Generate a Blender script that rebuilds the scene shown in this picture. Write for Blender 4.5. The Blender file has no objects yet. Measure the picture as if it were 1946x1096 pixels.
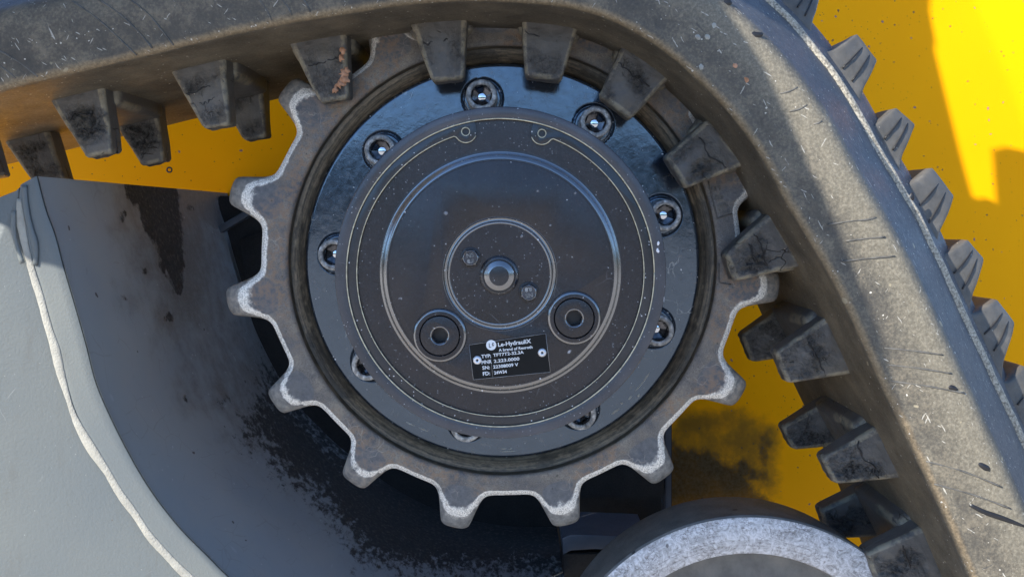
import bpy, bmesh, math, random
from mathutils import Vector, Matrix, noise
from mathutils.geometry import tessellate_polygon
R = math.radians
PI = math.pi
random.seed(7)
C = bpy.context.scene.collection
scene = bpy.context.scene

# ------------------------------------------------------------------ camera, sky, sun, exposure
F = 1600.0; VX = 975.0; VY = 415.0; CD = 0.80       # focal length in photo pixels, vanishing point, camera distance (m)
cam_d = bpy.data.cameras.new('camera'); cam = bpy.data.objects.new('camera', cam_d); C.objects.link(cam)
cam.location = (0, -CD, 0); cam.rotation_euler = (R(90), 0, 0)
cam_d.sensor_width = 36.0; cam_d.lens = F / 1946 * 36
cam_d.shift_y = -(548 - VY) / 1946; cam_d.shift_x = (973 - VX) / 1946
cam_d.clip_start = 0.01; cam_d.clip_end = 1000
scene.camera = cam
SUN = Vector((-0.72, -0.50, 0.48)).normalized()
w = bpy.data.worlds.new('World'); scene.world = w; w.use_nodes = True
wn = w.node_tree.nodes; bg = wn['Background']
sky = wn.new('ShaderNodeTexSky'); sky.sky_type = 'NISHITA'; sky.sun_disc = False
sky.sun_elevation = math.asin(SUN.z); sky.sun_rotation = math.atan2(SUN.x, SUN.y)
sky.altitude = 3000; sky.air_density = 1.0; sky.dust_density = 0.0; sky.ozone_density = 2.0
hs = wn.new('ShaderNodeHueSaturation'); hs.inputs['Saturation'].default_value = 1.05
w.node_tree.links.new(sky.outputs[0], hs.inputs['Color']); w.node_tree.links.new(hs.outputs[0], bg.inputs[0]); bg.inputs[1].default_value = 0.15
sl = bpy.data.lights.new('sun', 'SUN'); sl.energy = 3.7; sl.angle = R(0.3); sl.color = (1.0, 0.94, 0.84)
so = bpy.data.objects.new('sun', sl); C.objects.link(so)
so.rotation_euler = (-SUN).to_track_quat('-Z', 'Y').to_euler(); so.location = SUN * 5
vs = scene.view_settings; vs.view_transform = 'Standard'; vs.look = 'None'; vs.gamma = 1; vs.exposure = 1.4

# ------------------------------------------------------------------ helpers
def at(px, py, Y=0.0):
    D = CD + Y
    return Vector(((px - VX) * D / F, Y, (VY - py) * D / F))
def topx(p):
    D = CD + p[1]
    return VX + p[0] * F / D, VY - p[2] * F / D
def mesh_obj(name, verts, faces, m, parent=None, smooth=True, attrs=None, auto=None):
    me = bpy.data.meshes.new(name); me.from_pydata([tuple(v) for v in verts], [], faces); me.update()
    if smooth:
        for p in me.polygons: p.use_smooth = True
    if auto is not None: me.set_sharp_from_angle(angle=R(auto))
    for k, vals in (attrs or {}).items():
        a = me.attributes.new(k, 'FLOAT', 'POINT'); a.data.foreach_set('value', vals)
    o = bpy.data.objects.new(name, me); C.objects.link(o)
    if m: me.materials.append(m)
    if parent: o.parent = parent
    return o
def fixn(o):
    bm = bmesh.new(); bm.from_mesh(o.data); bmesh.ops.recalc_face_normals(bm, faces=bm.faces); bm.to_mesh(o.data); bm.free(); return o
def thing(name, label, cat, loc=(0, 0, 0), group=None):
    o = bpy.data.objects.new(name, None); C.objects.link(o); o.location = loc; o.empty_display_size = .05
    o['label'] = label; o['category'] = cat
    if group: o['group'] = group
    return o
def reloc(o):
    """children were built in world space: cancel the parent's offset"""
    for ch in o.children: ch.location = Vector(ch.location) - Vector(o.location)
def lathe(name, prof, cx, cz, m, parent=None, seg=96, auto=35, attrs_fn=None, close=False):
    """prof: list of (r, y) from inside to outside, axis along Y"""
    V = []; Fc = []
    for r, y in prof:
        for i in range(seg):
            a = 2 * PI * i / seg; V.append((cx + r * math.cos(a), y, cz + r * math.sin(a)))
    n = len(prof)
    for j in range(n - 1):
        for i in range(seg):
            k = (i + 1) % seg; Fc.append((j * seg + i, j * seg + k, (j + 1) * seg + k, (j + 1) * seg + i))
    if prof[0][0] > 1e-6 and close: Fc.append(tuple(range(seg)))
    o = mesh_obj(name, V, Fc, m, parent, True, None, None)
    bm = bmesh.new(); bm.from_mesh(o.data); bmesh.ops.remove_doubles(bm, verts=bm.verts, dist=1e-6)
    bmesh.ops.recalc_face_normals(bm, faces=bm.faces); 
    bm.to_mesh(o.data); bm.free()
    for p in o.data.polygons: p.use_smooth = True
    o.data.set_sharp_from_angle(angle=R(auto))
    return o
def plate(name, outer, holes, y0, y1, m, parent=None, bevel=0.0, seg=2, smooth=False):
    """flat piece with real thickness from outlines in XZ; y0 front, y1 back"""
    loops = [outer] + list(holes)
    V = []; idx = 0; starts = []
    for lp in loops: starts.append(len(V)); V += [Vector((p[0], 0, p[1])) for p in lp]
    tris = tessellate_polygon([[Vector((p[0], p[1], 0)) for p in lp] for lp in loops])
    n = len(V); P = [(v.x, y0, v.z) for v in V] + [(v.x, y1, v.z) for v in V]
    Fc = [tuple(t) for t in tris] + [tuple(i + n for i in reversed(t)) for t in tris]
    for s, lp in zip(starts, loops):
        L = len(lp)
        for i in range(L):
            a = s + i; b = s + (i + 1) % L; Fc.append((a, b, b + n, a + n))
    o = mesh_obj(name, P, Fc, m, parent, smooth)
    bm = bmesh.new(); bm.from_mesh(o.data); bmesh.ops.recalc_face_normals(bm, faces=bm.faces)
    if bevel > 0:
        bmesh.ops.dissolve_limit(bm, angle_limit=0.01, verts=bm.verts, edges=bm.edges)
        es = [e for e in bm.edges if all(abs(v.co.y - y0) < 1e-7 for v in e.verts) and len(e.link_faces) == 2 and abs(e.calc_face_angle(0)) > .5]
        bmesh.ops.bevel(bm, geom=es, offset=bevel, segments=seg, affect='EDGES', profile=.6, clamp_overlap=True)
        for f in bm.faces: f.smooth = True
    bm.to_mesh(o.data); bm.free()
    if bevel > 0: o.data.set_sharp_from_angle(angle=R(40))
    return o
def box(name, a, b, m, parent=None, bevel=0.0):
    bm = bmesh.new(); bmesh.ops.create_cube(bm, size=1)
    a = Vector(a); b = Vector(b); c = (a + b) / 2; d = b - a
    for v in bm.verts: v.co = Vector((v.co.x * d.x, v.co.y * d.y, v.co.z * d.z)) + c
    if bevel: bmesh.ops.bevel(bm, geom=list(bm.edges), offset=bevel, segments=2, affect='EDGES')
    me = bpy.data.meshes.new(name); bm.to_mesh(me); bm.free(); me.materials.append(m)
    o = bpy.data.objects.new(name, me); C.objects.link(o)
    if parent: o.parent = parent
    return o
def tube(name, pts, rad, m, parent=None, seg=8, flat=1.0):
    """swept bead along pts; rad may be a list"""
    V = []; Fc = []; n = len(pts)
    for i, p in enumerate(pts):
        t = (pts[min(i + 1, n - 1)] - pts[max(i - 1, 0)]).normalized()
        u = t.cross(Vector((0, 1, 0))).normalized(); v = u.cross(t).normalized()
        r = rad[i] if isinstance(rad, list) else rad
        for k in range(seg):
            a = 2 * PI * k / seg; V.append(p + u * math.cos(a) * r + v * math.sin(a) * r * flat)
    for i in range(n - 1):
        for k in range(seg):
            k2 = (k + 1) % seg; Fc.append((i * seg + k, i * seg + k2, (i + 1) * seg + k2, (i + 1) * seg + k))
    Fc += [tuple(reversed(range(seg))), tuple(range((n - 1) * seg, n * seg))]
    return fixn(mesh_obj(name, V, Fc, m, parent))
def catmull(P, k):
    out = []; n = len(P)
    for i in range(n - 1):
        p0 = P[max(i - 1, 0)]; p1 = P[i]; p2 = P[i + 1]; p3 = P[min(i + 2, n - 1)]
        for j in range(k):
            t = j / k
            out.append(0.5 * ((2 * p1) + (p2 - p0) * t + (2 * p0 - 5 * p1 + 4 * p2 - p3) * t * t + (3 * p1 - p0 - 3 * p2 + p3) * t ** 3))
    out.append(P[-1].copy()); return out
def resample(P, step):
    out = [P[0]]; acc = 0.0
    for a, b in zip(P, P[1:]):
        d = (b - a).length
        while d > 0 and acc + d >= step:
            a = a.lerp(b, (step - acc) / d); out.append(a.copy()); d = (b - a).length; acc = 0.0
        acc += d
    return out
def smooth_path(P, it):
    for _ in range(it):
        P = [P[0]] + [(P[i - 1] + P[i] * 2 + P[i + 1]) / 4 for i in range(1, len(P) - 1)] + [P[-1]]
    return P
def sdist(x, y, poly):
    """signed distance in pixels to a polygon, negative inside"""
    d = 1e9; ins = False; n = len(poly)
    for i in range(n):
        x1, y1 = poly[i]; x2, y2 = poly[(i + 1) % n]
        dx = x2 - x1; dy = y2 - y1; t = max(0, min(1, ((x - x1) * dx + (y - y1) * dy) / (dx * dx + dy * dy + 1e-9)))
        d = min(d, (x - x1 - t * dx) ** 2 + (y - y1 - t * dy) ** 2)
        if (y1 > y) != (y2 > y) and x < (x2 - x1) * (y - y1) / (y2 - y1) + x1: ins = not ins
    d = math.sqrt(d); return -d if ins else d

# ------------------------------------------------------------------ materials
class NT:
    def __init__(s, name):
        s.m = bpy.data.materials.new(name); s.m.use_nodes = True; s.t = s.m.node_tree; s.n = s.t.nodes
        s.b = s.n['Principled BSDF']; s.tc = s.n.new('ShaderNodeTexCoord')
        oi = s.n.new('ShaderNodeObjectInfo'); sc = s.n.new('ShaderNodeVectorMath'); sc.operation = 'SCALE'
        sc.inputs[0].default_value = (7.3, 3.1, 5.7); s.t.links.new(oi.outputs['Random'], sc.inputs['Scale'])
        ad = s.n.new('ShaderNodeVectorMath'); s.t.links.new(s.tc.outputs['Object'], ad.inputs[0]); s.t.links.new(sc.outputs[0], ad.inputs[1])
        s.v = ad.outputs[0]
    def L(s, o, i):
        if hasattr(o, 'links') or hasattr(o, 'is_output'): s.t.links.new(o, i)
        else:
            try: i.default_value = o
            except Exception: i.default_value = (*o, 1.0)
    def map(s, v, scale=(1, 1, 1), rot=(0, 0, 0)):
        k = s.n.new('ShaderNodeMapping'); k.inputs['Scale'].default_value = scale; k.inputs['Rotation'].default_value = rot
        s.L(v, k.inputs['Vector']); return k.outputs[0]
    def noise(s, scale, detail=4, rough=.55, dist=0, v=None):
        k = s.n.new('ShaderNodeTexNoise'); k.inputs['Scale'].default_value = scale; k.inputs['Detail'].default_value = detail
        k.inputs['Roughness'].default_value = rough; k.inputs['Distortion'].default_value = dist
        s.L(v or s.v, k.inputs['Vector']); return k.outputs['Fac']
    def warp(s, scale, amt, v=None):
        k = s.n.new('ShaderNodeTexNoise'); k.inputs['Scale'].default_value = scale; k.inputs['Detail'].default_value = 2
        s.L(v or s.v, k.inputs['Vector'])
        a = s.n.new('ShaderNodeVectorMath'); a.operation = 'SCALE'; s.L(k.outputs['Color'], a.inputs[0]); a.inputs['Scale'].default_value = amt
        b = s.n.new('ShaderNodeVectorMath'); s.L(v or s.v, b.inputs[0]); s.L(a.outputs[0], b.inputs[1]); return b.outputs[0]
    def ramp(s, f, stops, interp='LINEAR'):
        k = s.n.new('ShaderNodeValToRGB'); e = k.color_ramp.elements; k.color_ramp.interpolation = interp
        while len(e) < len(stops): e.new(.5)
        for q, (p, c) in zip(e, stops):
            q.position = p; q.color = (*c, 1) if hasattr(c, '__len__') else (c, c, c, 1)
        s.L(f, k.inputs[0]); return k.outputs[0]
    def step(s, f, a, b):
        k = s.n.new('ShaderNodeMapRange'); k.interpolation_type = 'SMOOTHSTEP'
        k.inputs['From Min'].default_value = a; k.inputs['From Max'].default_value = b
        if a > b:
            k.inputs['From Min'].default_value = b; k.inputs['From Max'].default_value = a
            k.inputs['To Min'].default_value = 1; k.inputs['To Max'].default_value = 0
        s.L(f, k.inputs['Value']); return k.outputs[0]
    def mix(s, f, a, b):
        k = s.n.new('ShaderNodeMix'); k.data_type = 'RGBA'; s.L(f, k.inputs[0])
        s.L(a, k.inputs[6]); s.L(b, k.inputs[7]); return k.outputs[2]
    def math(s, op, a, b=0.0, clamp=False):
        k = s.n.new('ShaderNodeMath'); k.operation = op; k.use_clamp = clamp; s.L(a, k.inputs[0]); s.L(b, k.inputs[1]); return k.outputs[0]
    def attr(s, name):
        k = s.n.new('ShaderNodeAttribute'); k.attribute_name = name; return k.outputs['Fac']
    def specks(s, scale, size, prob, v=None):
        """sparse irregular dots"""
        k = s.n.new('ShaderNodeTexVoronoi'); k.inputs['Scale'].default_value = scale; s.L(v or s.warp(scale * 1.3, .5 / scale), k.inputs['Vector'])
        sep = s.n.new('ShaderNodeSeparateColor'); s.L(k.outputs['Color'], sep.inputs[0])
        th = s.math('MULTIPLY', sep.outputs[1], size)
        d = s.math('SUBTRACT', th, k.outputs['Distance']); a = s.step(d, 0, size * .25)
        g = s.math('LESS_THAN', sep.outputs[0], prob)
        return s.math('MULTIPLY', a, g)
    def hairs(s, scale, width, gate_scale, gate, stretch=(1, 1, 1), rot=(0, 0, 0), warp=.6):
        """curly scratches: thin cell edges, broken up by a gate"""
        v = s.warp(scale * .9, warp / scale, s.map(s.v, stretch, rot))
        k = s.n.new('ShaderNodeTexVoronoi'); k.feature = 'DISTANCE_TO_EDGE'; k.inputs['Scale'].default_value = scale; s.L(v, k.inputs['Vector'])
        a = s.step(k.outputs['Distance'], width, 0)
        g = s.step(s.noise(gate_scale, 3, .6), gate, gate + .07)
        return s.math('MULTIPLY', a, g)
    def bump(s, h, strength, dist, prev=None):
        k = s.n.new('ShaderNodeBump'); k.inputs['Strength'].default_value = strength; k.inputs['Distance'].default_value = dist
        s.L(h, k.inputs['Height'])
        if prev is not None: s.L(prev, k.inputs['Normal'])
        return k.outputs[0]
    def out(s, col, rough, normal=None, metal=0.0, spec=.5, coat=0.0):
        s.L(col, s.b.inputs['Base Color']); s.L(rough, s.b.inputs['Roughness']); s.L(metal, s.b.inputs['Metallic'])
        s.b.inputs['Specular IOR Level'].default_value = spec; s.b.inputs['Coat Weight'].default_value = coat
        if normal is not None: s.L(normal, s.b.inputs['Normal'])
        return s.m

def m_belt():
    s = NT('dusty black belt rubber')
    n1 = s.noise(14, 6, .62); n2 = s.noise(70, 5, .6); n3 = s.noise(420, 4, .7); n4 = s.noise(30, 5, .6)
    base = s.ramp(s.math('ADD', s.math('MULTIPLY', n2, .35), s.math('ADD', s.math('MULTIPLY', n4, .35), s.math('MULTIPLY', n3, .3))), [(.36, (.040, .039, .037)), (.5, (.074, .067, .055)), (.62, (.165, .142, .105))])
    base = s.mix(s.math('MULTIPLY', s.attr('bev'), .75), base, s.ramp(n2, [(.3, (.060, .066, .080)), (.7, (.090, .096, .110))]))  # blue of the reflected sky painted into the bevel's base colour
    dust_sun = s.ramp(n3, [(.25, (.115, .100, .073)), (.5, (.178, .158, .118)), (.75, (.28, .25, .19))])
    g = s.math('ADD', s.math('MULTIPLY', s.attr('dust_sun'), .95), s.math('MULTIPLY', s.math('SUBTRACT', n1, .5), .8))
    g = s.step(s.math('ADD', g, s.math('MULTIPLY', s.math('SUBTRACT', n3, .5), .5)), .15, 1.0)
    col = s.mix(g, base, dust_sun)
    brown = s.step(s.math('ADD', s.math('MULTIPLY', s.attr('edge'), .85), s.math('MULTIPLY', n2, .3)), .55, .95)
    col = s.mix(s.math('MULTIPLY', brown, .8), col, s.ramp(n3, [(.3, (.12, .088, .05)), (.7, (.36, .27, .16))]))
    inner = s.attr('inner')
    col = s.mix(s.math('MULTIPLY', inner, .85), col, s.ramp(n4, [(.3, (.080, .066, .046)), (.7, (.175, .145, .100))]))
    def strokes(scale, size, prob, ang, st):
        v = s.map(s.map(s.warp(scale * .5, .8 / scale), rot=(0, R(ang), 0)), scale=(1, 1, st)); return s.specks(scale, size, prob, v=v)
    thin = s.math('SUBTRACT', 1.0, inner)
    for sc_, sz, pr, an, st, c_ in ((400, .22, .5, 28, .09, (.56, .54, .48)), (330, .20, .45, -32, .08, (.50, .48, .42)), (480, .26, .45, 62, .12, (.54, .52, .46)), (110, .10, .5, 20, .045, (.54, .52, .46)), (180, .20, .25, -60, .12, (.05, .05, .05)), (70, .10, .3, 34, .07, (.045, .045, .045))):
        col = s.mix(s.math('MULTIPLY', s.math('MULTIPLY', strokes(sc_, sz, pr, an, st), .6), thin), col, c_)
    h = s.hairs(110, .018, 26, .62, (1, 1, 1), warp=1.6); col = s.mix(s.math('MULTIPLY', h, .35), col, (.42, .39, .32))
    col = s.mix(s.math('MULTIPLY', s.specks(85, .26, .06), .7), col, (.36, .31, .21))
    col = s.mix(s.math('MULTIPLY', s.specks(300, .30, .12), .85), col, (.60, .57, .50))
    col = s.mix(s.math('MULTIPLY', s.specks(26, .20, .07), .4), col, (.34, .28, .15))
    lip = s.step(s.math('ADD', s.attr('lip'), s.math('MULTIPLY', s.math('SUBTRACT', n3, .5), .9)), .45, .75)
    col = s.mix(lip, col, s.ramp(n3, [(.36, (.13, .115, .09)), (.62, (.52, .47, .37))]))  # pale worn lip, its sunlit brightness painted into the colour
    bp = s.bump(n3, .3, .0009); bp = s.bump(n2, .25, .004, bp)
    return s.out(col, s.ramp(n3, [(.3, .42), (.7, .72)]), bp, spec=.45)

def m_lug(dark=False):
    s = NT('worn lug rubber' + (' dark' if dark else ''))
    n1 = s.noise(22, 5, .6); n2 = s.noise(110, 6, .65); n3 = s.noise(600, 4, .7)
    col = s.ramp(n2, [(.25, (.078, .073, .068)), (.5, (.100, .095, .089)), (.78, (.135, .127, .115))])
    dust_sun = s.math('MULTIPLY', s.step(n1, .50, .68), .45)
    col = s.mix(dust_sun, col, s.ramp(n3, [(.3, (.07, .055, .035)), (.7, (.20, .165, .11))]))
    e = s.math('MULTIPLY', s.attr('edge'), s.step(n2, .36, .6)); col = s.mix(s.math('MULTIPLY', e, .75), col, (.30, .26, .18))
    dm = s.attr('torn'); col = s.mix(s.math('MULTIPLY', dm, s.math('MULTIPLY', s.step(n2, .50, .38), .25)), col, (.03, .03, .03))
    col = s.mix(s.math('MULTIPLY', s.hairs(45, .022, 24, .56, warp=1.3), .75), col, (.012, .011, .010))
    col = s.mix(s.math('MULTIPLY', s.specks(260, .25, .06), .7), col, (.42, .36, .28))
    n5 = s.noise(170, 6, .75, 1.5)
    col = s.mix(s.math('MULTIPLY', s.math('MULTIPLY', dm, s.step(n5, .45, .41)), .9), col, (.012, .012, .012))
    hc = s.math('MULTIPLY', s.hairs(120, .07, 60, .40, warp=1.7), dm); col = s.mix(s.math('MULTIPLY', hc, .9), col, (.010, .010, .010))
    col = s.mix(s.math('MULTIPLY', s.math('MULTIPLY', dm, s.step(n5, .56, .62)), .5), col, (.22, .21, .19))
    bp = s.bump(n3, .4, .0006); bp = s.bump(n2, .25, .003, bp); bp = s.bump(s.math('MULTIPLY', n5, dm), .9, .006, bp); bp = s.bump(s.hairs(45, .03, 24, .56, warp=1.3), .7, -.002, bp)
    return s.out(col, s.ramp(n2, [(.3, .38), (.7, .62)]), bp, spec=.5)

def m_tread():
    s = NT('tread lug rubber')
    n2 = s.noise(60, 5, .6); n3 = s.noise(500, 4, .7)
    col = s.ramp(n2, [(.3, (.062, .059, .053)), (.6, (.098, .092, .082)), (.8, (.15, .138, .118))])
    col = s.mix(s.math('MULTIPLY', s.specks(240, .25, .05), .7), col, (.4, .38, .33))
    return s.out(col, .5, s.bump(n3, .4, .0006), spec=.55)

def m_sprocket():
    s = NT('worn cast sprocket steel')
    n0 = s.noise(9, 5, .6); n1 = s.noise(38, 6, .65); n2 = s.noise(180, 6, .7); n3 = s.noise(900, 3, .7)
    col = s.ramp(n1, [(.32, (.085, .086, .095)), (.5, (.165, .150, .135)), (.66, (.27, .235, .185))])
    col = s.mix(s.math('MULTIPLY', s.step(n2, .35, .7), .5), col, s.ramp(n0, [(.35, (.080, .076, .078)), (.65, (.34, .275, .195))]))
    col = s.mix(s.math('MULTIPLY', s.step(n3, .50, .36), .45), col, (.05, .047, .045))
    col = s.mix(s.math('MULTIPLY', s.step(n3, .56, .70), .35), col, (.36, .33, .28))
    pt = s.step(s.math('ADD', s.attr('pat'), s.math('MULTIPLY', s.math('SUBTRACT', n1, .5), 1.0)), .40, .52)
    col = s.mix(s.math('MULTIPLY', pt, .8), col, s.ramp(n2, [(.35, (.075, .082, .095)), (.65, (.155, .160, .168))]))
    rust = s.math('MULTIPLY', s.step(n0, .48, .58), s.step(n2, .42, .60)); col = s.mix(s.math('MULTIPLY', rust, .6), col, (.27, .165, .095))
    col = s.mix(s.math('MULTIPLY', s.hairs(75, .03, 30, .56, (1, 1, 1), warp=1.2), .5), col, (.40, .36, .30))
    col = s.mix(s.math('MULTIPLY', s.hairs(150, .05, 44, .58, (1, 1, 2.4), (0, R(30), 0), .6), .45), col, (.36, .35, .33))
    col = s.mix(s.math('MULTIPLY', s.specks(210, .3, .12), .6), col, (.035, .033, .03))
    cb_ = s.n.new('ShaderNodeCombineXYZ'); s.L(s.math('MULTIPLY', s.attr('rad'), .28), cb_.inputs[0]); s.L(s.math('MULTIPLY', n0, 9.0), cb_.inputs[1]); s.L(s.math('MULTIPLY', n1, 1.2), cb_.inputs[2])
    rn = s.math('ADD', s.math('MULTIPLY', s.noise(1.0, 5, .65, v=cb_.outputs[0]), .6), s.math('ADD', s.math('MULTIPLY', n0, .2), s.math('MULTIPLY', n2, .2)))
    ring = s.step(s.math('ADD', s.attr('groove'), s.math('MULTIPLY', s.math('SUBTRACT', n1, .5), .5)), .42, .62)
    col = s.mix(ring, col, s.ramp(rn, [(.38, (.016, .014, .012)), (.50, (.085, .070, .048)), (.62, (.26, .20, .13))]))
    wr = s.math('ADD', s.attr('wear'), s.math('ADD', s.math('MULTIPLY', s.math('SUBTRACT', n2, .5), .9), s.math('MULTIPLY', s.math('SUBTRACT', n1, .5), .8)))
    wr = s.math('SUBTRACT', wr, s.math('MULTIPLY', s.step(s.noise(16, 4, .6), .58, .42), .30))
    wm = s.step(wr, .30, .68); wcol = s.ramp(n3, [(.34, (.34, .315, .275)), (.56, (.95, .91, .83))])
    col = s.mix(wm, col, wcol)
    tp = s.step(s.math('ADD', s.attr('tip'), s.math('MULTIPLY', s.math('SUBTRACT', n1, .5), .8)), .45, .6)
    col = s.mix(s.math('MULTIPLY', tp, .7), col, s.ramp(n2, [(.3, (.12, .115, .105)), (.5, (.25, .235, .21)), (.75, (.42, .39, .33))]))
    blk = s.step(s.attr('chip'), .45, .55); col = s.mix(blk, col, (.075, .068, .06))
    bp = s.bump(n3, .5, .0005); bp = s.bump(n2, .5, .0016, bp); bp = s.bump(n1, .35, .004, bp)
    met = s.math('MULTIPLY', wm, .35)
    return s.out(col, s.ramp(n2, [(.3, .38), (.7, .62)]), bp, metal=met, spec=.5)

def m_hub():
    s = NT('glossy black hub paint')
    n1 = s.noise(26, 5, .6); n2 = s.noise(130, 5, .65); n3 = s.noise(700, 3, .6)
    col = s.ramp(n1, [(.3, (.008, .012, .020)), (.7, (.030, .036, .046))])
    col = s.mix(s.math('MULTIPLY', s.step(n2, .55, .75), .45), col, (.16, .13, .095))
    col = s.mix(s.math('MULTIPLY', s.specks(110, .26, .16), .95), col, (.72, .72, .70))
    col = s.mix(s.math('MULTIPLY', s.specks(280, .34, .12), .9), col, (.7, .7, .68))
    col = s.mix(s.math('MULTIPLY', s.hairs(55, .02, 20, .58, warp=1.1), .55), col, (.42, .41, .37))
    gr = s.step(s.math('ADD', s.attr('grease'), s.math('MULTIPLY', s.math('SUBTRACT', n2, .5), .6)), .42, .62)
    col = s.mix(gr, col, (.008, .008, .008))
    bp = s.bump(n1, .22, .0018); bp = s.bump(n2, .05, .0004, bp)
    ro = s.mix(gr, s.ramp(n2, [(.3, .17), (.7, .40)]), (.62, .62, .62))
    s.b.inputs['IOR'].default_value = 1.95; s.b.inputs['Specular Tint'].default_value = (.60, .78, 1.0, 1)  # blue of the reflected sky put into the specular tint
    s.b.inputs['Coat IOR'].default_value = 1.5; s.b.inputs['Coat Roughness'].default_value = .08; s.L(bp, s.b.inputs['Coat Normal'])
    return s.out(col, s.ramp(n2, [(.3, .10), (.7, .24)]), bp, spec=.5, coat=.5)

def m_cover(name='satin black cover paint', base=(.0135, .0115, .0130), rough=(.20, .32), dots=.2):
    s = NT(name)
    n1 = s.noise(18, 4, .6); n2 = s.noise(160, 4, .6); n3 = s.noise(1500, 2, .6)
    b2 = tuple(c * 1.9 for c in base)
    col = s.ramp(n1, [(.3, base), (.7, b2)])
    col = s.mix(s.math('MULTIPLY', s.step(n3, .60, .74), .35), col, (.16, .155, .165))
    col = s.mix(s.math('MULTIPLY', s.specks(330, .24, dots * 1.8), .9), col, (.62, .62, .64))
    col = s.mix(s.math('MULTIPLY', s.specks(700, .32, .10), .6), col, (.5, .5, .52))
    v = s.specks(48, .10, .3); col = s.mix(s.math('MULTIPLY', v, s.step(n2, .46, .58)), col, (.38, .38, .40))
    col = s.mix(s.math('MULTIPLY', s.hairs(26, .008, 12, .60, warp=.6), .3), col, (.26, .26, .28))
    bp = s.bump(n3, .35, .0002)
    return s.out(col, s.ramp(n2, [(.3, rough[0]), (.7, rough[1])]), bp, spec=.5, coat=0)

def m_edge():
    m = m_cover('polished black edge', (.012, .012, .014), (.10, .18), .08); b = m.node_tree.nodes['Principled BSDF']
    b.inputs['Coat Weight'].default_value = 1.0; b.inputs['Coat IOR'].default_value = 2.6; b.inputs['Coat Roughness'].default_value = .12
    m.node_tree.links.new(b.inputs['Normal'].links[0].from_socket, b.inputs['Coat Normal']); return m
def m_simple(name, cols, rough=.5, metal=0.0, scale=60, bump=.3, bd=.001, spec=.5, speck=None, fine=500):
    s = NT(name)
    n = s.noise(scale, 5, .62); n3 = s.noise(fine, 4, .65)
    k = len(cols); col = s.ramp(n, [(.3 + .42 * i / max(k - 1, 1), c) for i, c in enumerate(cols)])
    if speck: col = s.mix(s.math('MULTIPLY', s.specks(speck[0], speck[1], speck[2]), .9), col, speck[3])
    return s.out(col, s.ramp(n3, [(.3, rough * .8), (.7, min(1, rough * 1.2))]), s.bump(n3, bump, bd), metal=metal, spec=spec)

def m_guard():
    s = NT('blue grey guard paint')
    n0 = s.noise(11, 4, .6); n1 = s.noise(45, 5, .6); n2 = s.noise(210, 5, .7); n3 = s.noise(800, 3, .6)
    col = s.ramp(n0, [(.3, (.315, .355, .385)), (.7, (.365, .390, .395))])
    drt = s.math('ADD', s.math('MULTIPLY', s.attr('dirt'), .85), s.math('MULTIPLY', s.math('SUBTRACT', n1, .5), .9))
    col = s.mix(s.math('MULTIPLY', s.step(drt, .25, .85), .8), col, s.ramp(n2, [(.3, (.115, .108, .096)), (.7, (.225, .210, .185))]))
    st = s.math('MULTIPLY', s.hairs(40, .03, 16, .48, (1, .25, 3.0), (0, R(8), 0), .35), .5)
    col = s.mix(s.math('MULTIPLY', st, .35), col, (.34, .37, .40))
    for (sc_, sz, pr, an, sx) in ((90, .12, .35, 35, .05), (70, .10, .35, -30, .05), (150, .14, .3, 12, .08)):
        v_ = s.map(s.map(s.warp(20, .006), rot=(0, R(an), 0)), scale=(1, .3, sx)); col = s.mix(s.math('MULTIPLY', s.specks(sc_, sz, pr, v=v_), .5), col, (.45, .48, .50))
    col = s.mix(s.math('MULTIPLY', s.hairs(34, .03, 20, .50, (2.2, 1, .5), (0, R(-12), 0), .4), .18), col, (.12, .075, .04))
    col = s.mix(s.math('MULTIPLY', s.specks(150, .22, .10), .8), col, (.55, .57, .58))
    col = s.mix(s.math('MULTIPLY', s.specks(60, .17, .12), .85), col, (.035, .03, .025))
    g = s.math('ADD', s.attr('grease'), s.math('MULTIPLY', s.math('SUBTRACT', s.noise(60, 6, .70, v=s.map(s.v, (2.4, 1, .5))), .5), 1.25))
    gm = s.math('MULTIPLY', s.step(g, .38, .62), .93)
    col = s.mix(gm, col, s.ramp(n2, [(.38, (.014, .013, .012)), (.55, (.034, .031, .027)), (.68, (.12, .105, .085))]))
    bp = s.bump(n3, .25, .0005); bp = s.bump(s.math('MULTIPLY', n2, gm), .6, .003, bp)
    return s.out(col, s.mix(gm, (.42, .42, .42), (.85, .85, .85)), bp, spec=.5)

def m_plate():
    s = NT('orange peel grey paint')
    n0 = s.noise(7, 3, .5); n3 = s.noise(420, 3, .6); n4 = s.noise(160, 2, .5)
    col = s.ramp(n0, [(.3, (.118, .136, .142)), (.7, (.152, .164, .156))])
    col = s.mix(s.math('MULTIPLY', s.hairs(45, .012, 22, .64, warp=1), .3), col, (.5, .5, .5))
    col = s.mix(s.math('MULTIPLY', s.specks(70, .16, .10), .8), col, (.10, .07, .045))
    col = s.mix(s.math('MULTIPLY', s.specks(220, .22, .10), .6), col, (.30, .31, .30))
    col = s.mix(s.math('MULTIPLY', s.step(s.noise(26, 6, .7, v=s.map(s.v, (1.6, 1, .45))), .56, .72), .35), col, (.105, .105, .095))
    for (sc_, sz, pr, an, sx) in ((60, .10, .3, 25, .05), (90, .10, .3, -40, .05)):
        v_ = s.map(s.map(s.warp(20, .006), rot=(0, R(an), 0)), scale=(1, .3, sx)); col = s.mix(s.math('MULTIPLY', s.specks(sc_, sz, pr, v=v_), .5), col, (.27, .28, .28))
    bp = s.bump(n3, .35, .0008)
    return s.out(col, .48, bp, spec=.5)

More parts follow.
